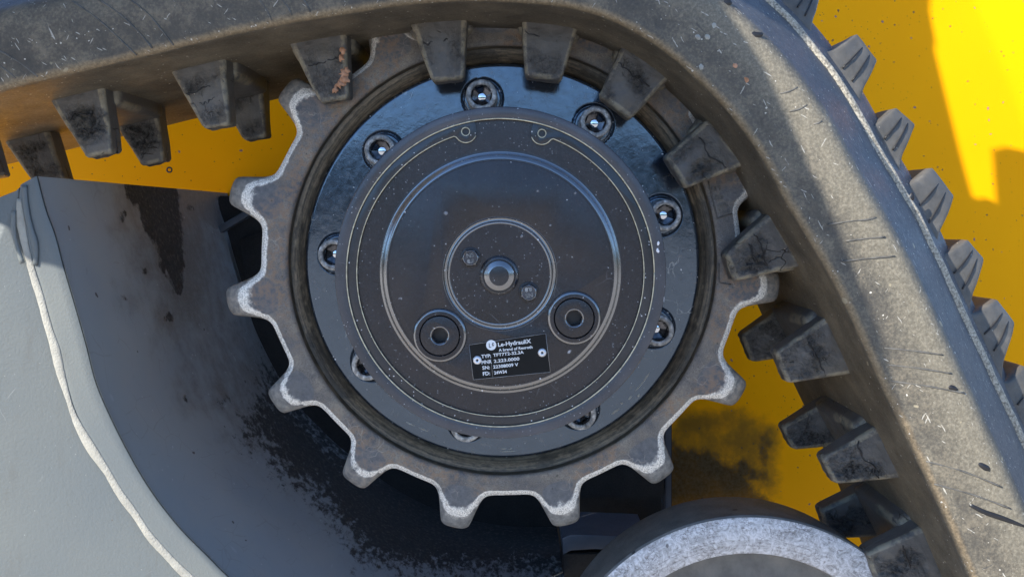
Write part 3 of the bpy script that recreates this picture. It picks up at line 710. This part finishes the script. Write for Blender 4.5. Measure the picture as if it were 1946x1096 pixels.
def on_belt(x, y, lift=.0002):
    Y = -.1
    for _ in range(4):
        Y = belt_y(at(x, y, Y))
    return at(x, y, Y - lift)
for ml in mould:
    P = [on_belt(x, y) for x, y in ml]; P = resample(catmull(P, 6), .004)
    P = [on_belt(*topx(p)) for p in P]
    tube('mould_line', P, [.0007 + .0002 * math.sin(i) for i in range(len(P))], RIDGE, tr, 6, .7)
# gouges: small dark torn pits
def blob(name, x, y, rx, ry, m, parent, rot=0, pos=None, h=.0006, seed=0, m_=16):
    p = pos or on_belt(x, y); V = []; cr, sr = math.cos(rot), math.sin(rot)
    for i in range(m_):
        a = 2 * PI * i / m_; r = 1 + .45 * noise.noise(Vector((math.cos(a) * 1.6, math.sin(a) * 1.6, seed * 2.3 + x)))
        u = rx * r * math.cos(a); v = ry * r * math.sin(a); V.append((p.x + u * cr - v * sr, p.y + .0006, p.z + u * sr + v * cr))
    V += [(v[0] * .7 + p.x * .3, p.y - h, v[2] * .7 + p.z * .3) for v in V]; V.append((p.x, p.y - h, p.z)); Fc = []
    for i in range(m_):
        j = (i + 1) % m_; Fc += [(i, j, m_ + j, m_ + i), (m_ + i, m_ + j, 2 * m_)]
    return fixn(mesh_obj(name, V, Fc, m, parent))
for (x, y, a, b, r) in ((1435, 66, .0062, .0030, .1), (1380, 6, .005, .003, .3), (1872, 888, .0055, .0026, -.5), (1811, 737, .004, .002, -.2), (1733, 375, .003, .004, 0)):
    blob('torn_pit', x, y, a, b, DARKP, tr, r, seed=x)
P = [on_belt(x, y) for x, y in ((1843, 958), (1870, 972), (1905, 984), (1950, 1001))]; P = resample(catmull(P, 6), .004)
tube('torn_slit', P, [.0021 * (.35 + .65 * math.sin(PI * min(1, (i + 1) / len(P) * .8 + .1))) for i in range(len(P))], DARKP, tr, 8, .25)
for (x, y) in ((1327, 71), (1345, 70), (1357, 48), (1398, 125), (1419, 152), (1333, 127)):
    blob('clay_spot', x, y, .0022, .0028, WELD if x < 1390 else RUST, tr, .4, seed=y, h=.0002)
reloc(tr)

# ------------------------------------------------------------------ sprocket
SC = at(955, 495, 0); U = .0005            # centre; one photo pixel at Y = 0
sp = thing('sprocket', 'fifteen tooth cast steel drive sprocket with bright worn tooth edges inside the track', 'sprocket', (SC.x, 0, SC.z))
tang = [141.7, 165.6, 188.6, 212.0, 235.9, 259.7, 283.7, 306.6, 330.5, 354.3]
gap = (501.7 - 354.3) / 6
tang += [354.3 + gap * k for k in range(1, 6)] + [501.7]
trad = [534, 540, 536, 519, 517, 522, 524, 522, 528, 535, 532, 530, 530, 530, 532, 534]
OUT = [(0, 530), (1.4, 529.7), (2.4, 528), (3.05, 523.5), (3.4, 515), (3.8, 503), (4.3, 489), (4.9, 475), (5.5, 465.5), (6.2, 459), (7.2, 455.5), (8.5, 454), (12, 453.5)]
INN = [(0, 487), (1.0, 486), (2.0, 483), (2.8, 477), (3.5, 469), (4.2, 460), (4.9, 452.5), (5.8, 447.5), (6.8, 444.5), (7.8, 443.5), (9, 443), (10, 442.8), (12, 442.8)]
def itp(T, x):
    for (a, r), (b, q) in zip(T, T[1:]):
        if x <= b: return r + (q - r) * (x - a) / (b - a)
    return T[-1][1]
V = []; Fc = []; A = {'wear': [], 'tip': [], 'groove': [], 'chip': [], 'pat': [], 'rad': []}
NT_ = 64; cols = []
for k in range(15):
    a0, a1 = tang[k], tang[k + 1]; r0, r1 = trad[k], trad[k + 1]
    for j in range(NT_):
        f = j / NT_; th = a0 + (a1 - a0) * f; e = min(f, 1 - f) * 24
        rs = (r0 + (r1 - r0) * f) / 529.5
        # finer sampling across the tooth: warp f so both flanks get vertices
        cols.append((R(th), itp(OUT, e) * rs, itp(INN, e) * rs, e, (f if f < .5 else f - 1) * 24, k if f < .5 else (k + 1) % 15))
rows_face = [379, 382.5, 385, 390, 396, 402, 406, 408.5, 411, 415, 422, 432]
gro = {379: .0270, 382.5: .0240, 385: .0185, 390: .0130, 396: .0098, 402: .0085, 406: .0080, 408.5: .0018, 411: .0004, 415: 0, 422: 0, 432: 0}
fin = [0, .25, .5, .75, 1.0]; chm = [.12, .28, .45, .62, .78, .9, 1.0]
for (th, ro, ri, e, se, tk) in cols:
    c, s_ = math.cos(th), math.sin(th)
    def put(r, y, wear=0, tip=0, gv=0, chip=0):
        p = Vector((SC.x + r * U * c, 0, SC.z + r * U * s_))
        y += .0007 * noise.noise(p * 28) + .00035 * noise.noise(p * 110); V.append((p.x, y, p.z))
        A['wear'].append(wear); A['tip'].append(tip); A['groove'].append(gv); A['chip'].append(chip); A['rad'].append(r); A['pat'].append(max(0, 1 - (e / 5.6) ** 2) * max(0, min(1, (r - 422) / 22)))
    for r in rows_face: put(r, gro[r], 0, 0, 1.0 if r < 408 else (.5 if r < 410 else 0))
    for f in fin[1:]: put(432 + (ri - 432) * f, 0, .0 if f < .7 else (.2 if f < 1 else .62))
    L_ = ro - ri
    for f in chm:
        big = L_ > 20; y = (.00018 * L_ * f ** 1.25 if big else .00030 * L_ * f ** 1.3)
        x_ = f * L_
        if big: wv = .95 if x_ < 17 else (.5 if x_ < 22 else .1); tv = 0 if x_ < 17 else 1
        else: wv = .95; tv = 0
        if f == 1.0: y += .0012
        if f >= .9 and big: y += .0012
        # a dark chip near the tip of each tooth, different on every one
        chipv = 0.0
        put(ro if f == 1 else ri + L_ * f, y, wv, tv, 0, chipv)
    put(ro + .3, .020, .35, .4); put(ro, .048, 0, .2); put(ro - 4, .050, 0); put(430, .050, 0); put(372, .050, 0)
NR = len(V) // len(cols); NCc = len(cols)
for i in range(NCc):
    i2 = (i + 1) % NCc
    for k in range(NR - 1): Fc.append((i * NR + k, i * NR + k + 1, i2 * NR + k + 1, i2 * NR + k))
fixn(mesh_obj('toothed_ring', V, Fc, SPR, sp, True, A, 60))
# raised casting marks on the right of the ring
def text(name, body, m, parent, pos, size, ang=0, depth=.0006, align='CENTER', xs=1.0):
    cu = bpy.data.curves.new(name, 'FONT'); cu.body = body; cu.size = size; cu.extrude = depth; cu.align_x = align; cu.align_y = 'BOTTOM_BASELINE'
    cu.bevel_depth = 0; cu.resolution_u = 3; cu.offset = size * .022
    o = bpy.data.objects.new(name, cu); C.objects.link(o); bpy.context.view_layer.update()
    dg = bpy.context.evaluated_depsgraph_get(); me = bpy.data.meshes.new_from_object(o.evaluated_get(dg)); bpy.data.objects.remove(o); bpy.data.curves.remove(cu)
    M = Matrix.Translation(pos) @ Matrix.Rotation(-ang, 4, 'Y') @ Matrix.Rotation(R(90), 4, 'X') @ Matrix.Diagonal((xs, 1, 1, 1))
    me.transform(M); me.name = name; me.materials.clear(); me.materials.append(m)
    q = bpy.data.objects.new(name, me); C.objects.link(q); q.parent = parent; return q
SPRD = m_simple('cast mark steel', [(.07, .068, .066), (.16, .145, .125)], .5, .1, 160, .5, .001)
for ch, x, y in (('5', 1363, 357), ('8', 1368, 374), ('E', 1374, 390), ('3', 1381, 402)):
    p = at(x - 9, y + 4, -.0002); text('cast_mark', ch, SPRD, sp, p, .0112, R(-72), .0010)
fr = [at(x, y, -.0004) for x, y in ((1346, 345), (1363, 415), (1392, 406))]
tube('cast_mark', resample(fr, .003), .0007, SPRD, sp, 6)
fr = [at(x, y, -.0004) for x, y in ((1366, 500), (1367, 538), (1392, 541))]
tube('cast_mark', resample(fr, .003), .0007, SPRD, sp, 6)
reloc(sp)

# ------------------------------------------------------------------ travel motor hub
tm = thing('travel_motor', 'black painted round final drive hub bolted into the sprocket, with nameplate', 'travel motor', (SC.x, 0, SC.z))
bolts = [(915, 181), (1132, 232), (1265, 409), (1251, 628), (1103, 787), (886, 810), (698, 693), (634, 484), (722, 285)]
# flange with a counterbore pressed in at every bolt
HY = .0180; FC = at(955, 495, HY); UF = (CD + HY) / F; rr_ = [196, 210, 225] + [240 + 134 * k / 84 for k in range(85)] + [374.6, 375.2]; NA = 1300
cb = []
for i, (x, y) in enumerate(bolts):
    p = at(x, y, -.006); cb.append((p.x, p.z))
gl = [((853, 165), 34), ((1042, 180), 42), ((820, 160), 22), ((1258, 330), 34), ((1240, 318), 16), ((1180, 240), 14)]
glp = [(at(x, y, 0), r * U) for (x, y), r in gl]
V = []; Fc = []; gA = []
for r in rr_:
    for i in range(NA):
        a = 2 * PI * i / NA; x = FC.x + r * UF * math.cos(a); z = FC.z + r * UF * math.sin(a); y = HY
        for (bx, bz) in cb:
            d = math.hypot(x - bx, z - bz)
            if d < .0215: y += .0022 * max(0, min(1, (.0207 - d) / .0014)) * (1 if d > .0185 else max(.25, 1 - (.0185 - d) / .002))
        if r > 368: y += .0012 * ((r - 368) / 6) ** 2
        if r > 374.3: y += .008 * (r - 374.3)
        V.append((x, y, z)); g_ = 0
        for p, q in glp:
            g_ = 0
        gA.append(g_)
for j in range(len(rr_) - 1):
    for i in range(NA):
        k = (i + 1) % NA; Fc.append((j * NA + i, j * NA + k, (j + 1) * NA + k, (j + 1) * NA + i))
fixn(mesh_obj('flange', V, Fc, HUB, tm, True, {'grease': gA}, 50))
# socket cap screws
for i, (x, y) in enumerate(bolts):
    p = at(x, y, -.006); top = -.0075; ro = .0149; rk = .0098
    prof = [(rk, top + .0012), (rk + .0006, top + .0003), (rk + .0014, top), (ro - .0016, top), (ro - .0006, top + .0004), (ro, top + .0016), (ro, .021)]
    b = lathe('cap_screw', prof, p.x, p.z, BOLTM, tm, 48)
    rot = random.random() * 1.0; V = []; Fc = []
    for k in range(48):      # round lead-in blending into the hexagon walls
        a = 2 * PI * k / 48; aa = (a - rot) % (PI / 3) - PI / 6; rh = .0084 / math.cos(aa)
        V += [(p.x + rk * math.cos(a), top + .0012, p.z + rk * math.sin(a)), (p.x + min(rh, rk - .0001) * math.cos(a), top + .0026, p.z + min(rh, rk - .0001) * math.sin(a)),
              (p.x + min(rh, rk - .0001) * math.cos(a) * .97, top + .011, p.z + min(rh, rk - .0001) * math.sin(a) * .97),
              (p.x + .0042 * math.cos(a), top + .0125, p.z + .0042 * math.sin(a)), (p.x + .0041 * math.cos(a), top + .0122, p.z + .0041 * math.sin(a))]
    for k in range(48):
        k2 = (k + 1) % 48
        for q in range(4): Fc.append((k * 5 + q, k2 * 5 + q, k2 * 5 + q + 1, k * 5 + q + 1))
    fixn(mesh_obj('hex_socket', V, Fc, SOCK, b, True, None, 25))
    lathe('socket_floor', [(0, top + .0118), (.0030, top + .0118), (.0042, top + .0122)], p.x, p.z, FLOORM, b, 24)
# drum and cover
CC = at(951, 517.5, -.17); cx, cz = CC.x, CC.z
u = .63 / F
lathe('drum', [(.104, .024), (.104, -.150), (.108, -.154)], cx, cz, HUB, tm, 128)
def q_(r): return r * u
lathe('rim', [(q_(291.5), -.158), (q_(291.5), -.1712), (q_(292.4), -.1719), (q_(294), -.1722), (q_(310), -.1722), (q_(313), -.1718), (q_(314.5), -.1706), (q_(314.5), -.160), (q_(309), -.157), (.104, -.152)], cx, cz, RIM, tm, 192)
prof = [(q_(232), -.1680), (q_(232.5), -.1689), (q_(240), -.1689), (q_(268), -.1691), (q_(291), -.1690), (q_(291.2), -.160)]
cov = lathe('cover_disc', prof, cx, cz, COVER, tm, 192)
cst = lathe('cover_step', [(q_(211.5), -.1715), (q_(212), -.1722), (q_(215.5), -.1722), (q_(217.5), -.1720), (q_(220), -.1715), (q_(222.5), -.1707), (q_(225), -.1698), (q_(227.3), -.1692), (q_(229.5), -.16895), (q_(233), -.1689), (q_(233.6), -.1680)], cx, cz, EDGE, cov, 192, 60)
flatmat(cst, COVER, .985)
circ_ = lambda X, Z, r, n_: [(X + q_(r) * math.cos(2 * PI * k / n_), Z + q_(r) * math.sin(2 * PI * k / n_)) for k in range(n_)]
pa, pb, pc = at(836, 637, -.172), at(1091, 604, -.172), at(950, 520, -.171)
plate('cover_face', circ_(cx, cz, 212, 160), [circ_(pc.x, pc.z, 107.5, 120), circ_(pa.x, pa.z, 38, 60), circ_(pb.x, pb.z, 38, 60)], -.1722, -.1640, COVER, cov, .0005, 2)
lathe('cover_back', [(0, -.160), (q_(140), -.160)], cx, cz, DARKP, cov, 48)
cc2 = at(950, 520, -.171)
lathe('centre_cap', [(0, -.1716), (q_(95), -.1716), (q_(95.2), -.170)], cc2.x, cc2.z, COVER, tm, 160)
lathe('cap_edge', [(q_(94.6), -.170), (q_(94.9), -.1717), (q_(96.5), -.1720), (q_(98), -.1718), (q_(99.2), -.1711), (q_(99.8), -.1701), (q_(101), -.1697), (q_(105.6), -.1697), (q_(107), -.1706), (q_(107.6), -.1721), (q_(108.1), -.17225), (q_(108.7), -.1721)], cc2.x, cc2.z, EDGE, tm, 160, 60)
bb = at(948.5, 524, -.176)
cbo = lathe('centre_boss', [(0, -.1775), (q_(18.5), -.1775), (q_(19.5), -.1774), (q_(28), -.1757), (q_(28.8), -.1752), (q_(29.4), -.1742), (q_(30.2), -.1742), (q_(31), -.1746), (q_(32.5), -.1745), (q_(34), -.1739), (q_(36), -.1728), (q_(38), -.1714)], bb.x, bb.z, EDGE, tm, 96, 28)
flatmat(cbo, RINGM)
# retaining ring with its two eared ends
e1 = math.atan2(267, -66); e2 = math.atan2(264, 79); re_ = 275; rl = 21.0
half = math.asin(rl / re_)
start = e1 - half * .98; end = e2 + half * .98 - 2 * PI      # ring runs the long way round
Nn = 520; outer = []; inner = []
def rin(th):
    r = 272.5
    for e in (e1, e2):
        d = (th - e + PI) % (2 * PI) - PI; s_ = abs(d) * re_
        outward = (d > 0) if e == e1 else (d < 0)
        if s_ < rl: r = min(r, re_ - math.sqrt(rl * rl - s_ * s_))
        if outward and s_ < rl + 26:
            t = max(0, (s_ - rl * .80)) / (26 + rl * .2)
            r = min(r, 272.5 + 4.0 * math.sin(PI * t) if s_ > rl * .97 else r, 280)
    return r
ths = []
th = e1 - half * .985
span = 2 * PI - (e1 - e2) + 2 * half * .985
for k in range(Nn + 1):
    f = k / Nn; g_ = f
    # denser near both ears
    g_ = f + .10 * math.sin(2 * PI * f) * -1 * .8
    ths.append(th + span * g_)
for t in ths: outer.append((cx + q_(290.4) * math.cos(t), cz + q_(290.4) * math.sin(t)))
for t in reversed(ths): r = rin(t); inner.append((cx + q_(r) * math.cos(t), cz + q_(r) * math.sin(t)))
holes = []
for e in (e1, e2):
    hx, hz = cx + q_(re_) * math.cos(e), cz + q_(re_) * math.sin(e)
    holes.append([(hx + q_(7) * math.cos(2 * PI * k / 20), hz + q_(7) * math.sin(2 * PI * k / 20)) for k in range(20)])
plate('retaining_ring', outer + inner, holes, -.1712, -.1692, RINGM, tm, .0005, 2)
# scraped edges read as fine bright lines: real rounded beads at the two ring edges
def arcbead(r, a0, a1, rad, y, m, name='edge_bead', par=None):
    n = max(8, int(abs(a1 - a0) * 60)); P = [Vector((cx + q_(r) * math.cos(a0 + (a1 - a0) * k / n), y, cz + q_(r) * math.sin(a0 + (a1 - a0) * k / n))) for k in range(n + 1)]
    return tube(name, P, rad, m, par or tm, 6)
arcbead(291.3, 0, 2 * PI, .0005, -.1722, BRASS)
P = [Vector((x, -.1711, z)) for x, z in inner[2:-2:2]]
tube('edge_bead', P, .0004, BRASS, tm, 6)
for hl in holes:
    c_ = Vector((sum(x for x, z in hl) / 20, 0, sum(z for x, z in hl) / 20)); lathe('ear_hole', [(q_(6.6), -.1700), (q_(7.2), -.1714), (q_(8.4), -.1714)], c_.x, c_.z, BRASS, tm, 24)
# plugs with hexagon holes
for (x, y) in ((836, 637), (1091, 604)):
    p = at(x, y, -.172); r1 = 50
    b = lathe('plug_boss', [(q_(37.5), -.1700), (q_(38), -.1737), (q_(39.2), -.1744), (q_(46), -.1744), (q_(48), -.1742), (q_(50), -.1734), (q_(51.3), -.1724), (q_(52), -.1712)], p.x, p.z, EDGE, tm, 80); flatmat(b, COVER, .97)
    hexo = [(p.x + q_(15.5) * math.cos(R(10 + 60 * k)), p.z + q_(15.5) * math.sin(R(10 + 60 * k))) for k in range(6)]
    circ = [(p.x + q_(36.6) * math.cos(2 * PI * k / 64), p.z + q_(36.6) * math.sin(2 * PI * k / 64)) for k in range(64)]
    plate('drain_plug', circ, [hexo], -.1741, -.165, COVER, b, .0005)
    lathe('socket_floor', [(0, -.1652), (q_(20), -.1652)], p.x, p.z, DARKP, b, 24)
    lathe('socket_chamfer', [(q_(16.0), -.1741), (q_(17.6), -.17445), (q_(18.4), -.1741)], p.x, p.z, EDGE, b, 48)
# two small hexagon bolts with raised head marks
for (x, y, rot, upside) in ((894, 490, R(5), 0), (1005, 556, R(25), 1)):
    p = at(x, y, -.176); V = []; Fc = []; rb = q_(17.2)
    ring = lambda r, yy, hexy: [(p.x + (r / (math.cos(((2 * PI * k / 48 - rot) % (PI / 3)) - PI / 6)) * math.cos(PI / 6) if hexy else r) * math.cos(2 * PI * k / 48), yy, p.z + (r / (math.cos(((2 * PI * k / 48 - rot) % (PI / 3)) - PI / 6)) * math.cos(PI / 6) if hexy else r) * math.sin(2 * PI * k / 48)) for k in range(48)]
    levels = [ring(rb, -.1705, True), ring(rb, -.1756, True), ring(rb * .80, -.1770, False), ring(rb * .76, -.1772, False), ring(rb * .72, -.1770, False), ring(rb * .68, -.1765, False)]
    for l in levels: V += l
    for j in range(len(levels) - 1):
        for k in range(48): k2 = (k + 1) % 48; Fc.append((j * 48 + k, j * 48 + k2, (j + 1) * 48 + k2, (j + 1) * 48 + k))
    Fc.append(tuple((len(levels) - 1) * 48 + k for k in range(48)))
    hb = fixn(mesh_obj('hex_bolt', V, Fc, EDGE, tm, True, None, 30)); flatmat(hb, RIM, .97)
    lathe('washer', [(rb * 1.0, -.1726), (rb * 1.12, -.1724), (rb * 1.16, -.1716)], p.x, p.z, COVER, hb, 32)
    a = R(8) + (PI if upside else 0); sgn = -1 if upside else 1
    d = Vector((math.sin(-a), 0, math.cos(a)))
    text('head_mark', 'NS', BOLTM, hb, Vector((p.x, -.1765, p.z)) + d * .0004, .0046, a, .0006)
    text('head_mark', '8.8', BOLTM, hb, Vector((p.x, -.1765, p.z)) - d * .0038, .0042, a, .0006)
# nameplate
NPY = -.1732
npo = [at(x, y, NPY) for x, y in ((891.5, 655), (1037, 633.5), (1046, 706.5), (899.5, 721))]
npl = plate('nameplate', [(p.x, p.z) for p in npo], [], NPY, -.1715, BLACKP, tm, .0002, 1)
BORD = m_simple('nameplate edge', [(.20, .19, .19), (.38, .37, .36)], .4, .3, 100, .1, .0002)
for a, b in zip(npo, npo[1:] + npo[:1]):
    tube('plate_edge', [a + Vector((0, -.0001, 0)), (a + b) / 2 + Vector((0, -.0001, 0)), b + Vector((0, -.0001, 0))], .00019, BORD, npl, 6)
a = at(932, 676, NPY); b = at(936.5, 716, NPY); tube('plate_divider', [a, (a + b) / 2, b], .00012, BORD, npl, 6)
TA = R(5.6); upx = u * 1.0
def nt(body, x, y, capx, x2, y2):
    """line of print: baseline start, cap height in photo pixels, baseline end"""
    a = at(x, y, NPY - .0002); b = at(x2, y2, NPY - .0002); L_ = (b - a).length; ang = math.atan2(b.z - a.z, b.x - a.x)
    size = capx * u / .70
    o = text('print', body, WHITE, npl, Vector((0, 0, 0)), size, 0, .00008, 'LEFT')
    xs = [v.co.x for v in o.data.vertices]; wd = max(xs) - min(xs); mn = min(xs); f = L_ / wd
    o.data.transform(Matrix.Translation(a) @ Matrix.Rotation(-ang, 4, 'Y') @ Matrix.Diagonal((f, 1, 1, 1)) @ Matrix.Translation((-mn, 0, 0)))
nt('Le-HydrauliX', 946.8, 658.4, 7.6, 1009.5, 651.2); nt('A brand of Rexroth', 948, 667.6, 5.2, 1012, 661.4)
nt('TYP:', 915, 680.4, 6.4, 933.2, 678.6); nt('TFT7T2-32.3A', 937.4, 677.4, 5.6, 995.6, 671.4)
nt('MNR', 915.6, 691.5, 6.6, 934.6, 689.6); nt('2.223.0000', 938.7, 689.0, 5.8, 987.3, 683.9)
nt('SN:', 917, 702, 6.4, 931, 700.6); nt('22308009 V', 937.4, 699.8, 5.8, 985, 694.9)
nt('FD:', 918, 713.2, 6.6, 931.5, 711.8); nt('24W34', 939.2, 711, 5.8, 963.3, 708.3)
lp = at(933.5, 655.4, NPY); lg = lathe('logo_disc', [(0, NPY - .0003), (q_(9.6), NPY - .0003), (q_(9.7), NPY + .0001)], lp.x, lp.z, WHITE, npl, 40)
for P in ([(929.5, 652), (930, 660), (934.5, 659.3)], [(937.5, 658), (935.8, 655.3), (940, 654.6)], [(935.8, 655.3), (935.5, 652), (939.5, 651.3)]):
    tube('logo_mark', resample([at(x, y, NPY - .0004) for x, y in P], .0005), .00022, BLACKP, npl, 6)
for (x, y) in ((907, 684), (1030.3, 669.8)):
    p = at(x, y, NPY); rv = lathe('rivet', [(q_(1.9), NPY - .0002), (q_(2.3), NPY - .0010), (q_(4), NPY - .0014), (q_(6.4), NPY - .0011), (q_(8.2), NPY - .0002), (q_(8.3), NPY + .0002)], p.x, p.z, ALU, npl, 32, 60)
    lathe('rivet_core', [(0, NPY - .0004), (q_(2.1), NPY - .0004)], p.x, p.z, DARKP, rv, 16)
MARK = m_simple('dried water mark', [(.10, .10, .105), (.30, .30, .32)], .6, 0, 500, .2, .0002)
for (x, y, a, b, r) in ((847, 405, .0036, .0032, 0), (1022, 363, .0024, .0018, .3), (1093, 367, .0022, .0018, 0), (884, 399, .0014, .001, 0), (1060, 352, .0012, .0010, 0), (936, 392, .0012, .0010, .4), (812, 380, .0010, .0012, 0), (1046, 428, .0022, .0014, .2), (991, 449, .0024, .0016, .9)):
    blob('water_mark', x, y, a * .6, b * .6, MARK, tm, r, at(x, y, -.1722), .00008, x)
# white chips on rim and flange
for (x, y, a, b, r, Y) in ((1251, 462, .0010, .0022, -.2, -.1723), (1250, 476, .0012, .0024, .2, -.1723), (1263, 500, .0005, .0022, 0, -.1712), (1261, 550, .0004, .009, .05, -.1708)):
    blob('paint_chip', x, y, a, b, CHIP, tm, r, at(x, y, Y), .0002, x)
for (x, y, a, b, r) in ((1229, 716, .0065, .0006, .95), (1217, 732, .0075, .0006, .85), (1198, 755, .0030, .0010, .8), (1214, 751, .0012, .0020, -.3), (1182, 766, .0016, .0010, .6), (1170, 781, .0050, .0013, .65),
                        (964, 857, .007, .0007, .03), (957, 852, .0035, .0006, 0), (970, 852, .002, .0006, 0), (803, 815, .005, .0007, -.4), (780, 805, .005, .0007, -.4), (825, 827, .002, .0005, -.3)):
    blob('paint_chip', x, y, a, b, WELD, tm, r, at(x, y, HY - .0004), .0002, x + y)
reloc(tm)

# ------------------------------------------------------------------ roller at the bottom
rp = (.219, -.463)
ro_ = thing('track_roller', 'steel track roller with scuffed bright face ring, below the sprocket at the frame bottom', 'roller', (rp[0], 0, rp[1]))
lathe('roller_rim', [(.150, .004), (.1515, -.016), (.153, -.0195), (.157, -.0210), (.168, -.0218), (.180, -.0210), (.1862, -.0195)], rp[0], rp[1], ROLL, ro_, 160)
DR = m_simple('dark roller flank', [(.105, .104, .100), (.15, .147, .138), (.20, .19, .17)], .5, .1, 50, .4, .001, speck=(50, .2, .1, (.02, .02, .02)))
lathe('roller_body', [(.1862, -.0195), (.1878, -.0180), (.1880, -.014), (.1835, .040), (.1818, .052), (.176, .058), (.10, .06)], rp[0], rp[1], DR, ro_, 160)
lathe('roller_hub', [(0, -.03), (.03, -.03), (.034, -.026), (.036, .0), (.10, .006), (.146, .006), (.1503, .004)], rp[0], rp[1], DR, ro_, 96)
reloc(ro_)

# ------------------------------------------------------------------ unseen sheet added up and left, its outline shaped to shade the sprocket
sv = SUN; hu = Vector((-sv.y, sv.x, 0)).normalized(); hu = hu if hu.x > 0 else -hu; hv = sv.cross(hu); hv = hv if hv.z > 0 else -hv
def suv(x, y, Y): p = at(x, y, Y); return (p.dot(hu), p.dot(hv))
edge = [suv(1680, -260, YP), suv(1770, -30, YP), suv(1767, 22, YP), suv(1779, 82, YP), suv(1776, 94, YP), suv(1800, 190, YP), suv(1828, 300, YP), suv(1850, 378, YP), suv(1875, 376, YP), suv(1893, 386, YP), suv(1886, 286, YP), suv(1910, 280, YP), suv(1950, 288, YP)]
e0 = edge[-1]
edge += [(e0[0] + .06, e0[1] - .01), (.20, .40)]
edge += [suv(x, y, -.102) for x, y in ((1345, -60), (1382, 20), (1430, 85), (1468, 146), (1497, 210), (1526, 277), (1543, 320), (1573, 378), (1607, 464), (1648, 567), (1680, 650), (1704, 740), (1718, 806), (1752, 880), (1785, 950), (1812, 1010), (1850, 1100), (1910, 1240))]
edge += [(.34, -.45), (-.02, -.50)]
edge += [suv(x, y, RY) for x, y in ((900, 1360), (720, 1305), (560, 1210), (440, 1108), (400, 1068), (348, 1012), (298, 949), (258, 885), (218, 808), (187, 735), (166, 660), (146, 584), (124, 512), (100, 505), (60, 497), (20, 470), (0, 425), (-60, 400), (-300, 420))]
edge += [(-.98, -.17), (-.98, .35), (-.30, .68), (-.02, .66)]
oc = sv * 1.15
V = [oc + hu * a + hv * b for a, b in edge]; n = len(V)
tri = tessellate_polygon([[Vector((a, b, 0)) for a, b in edge]])
V2 = V + [p + sv * .012 for p in V]; Fc = [tuple(t) for t in tri] + [tuple(k + n for k in reversed(t)) for t in tri] + [(i, (i + 1) % n, (i + 1) % n + n, i + n) for i in range(n)]
blocker = fixn(mesh_obj('shade_blocker', V2, Fc, SHADEM, None, False))
blocker['label'] = 'added unseen sheet up and to the left, outline shaped to cast the shade'; blocker['category'] = 'overhang'
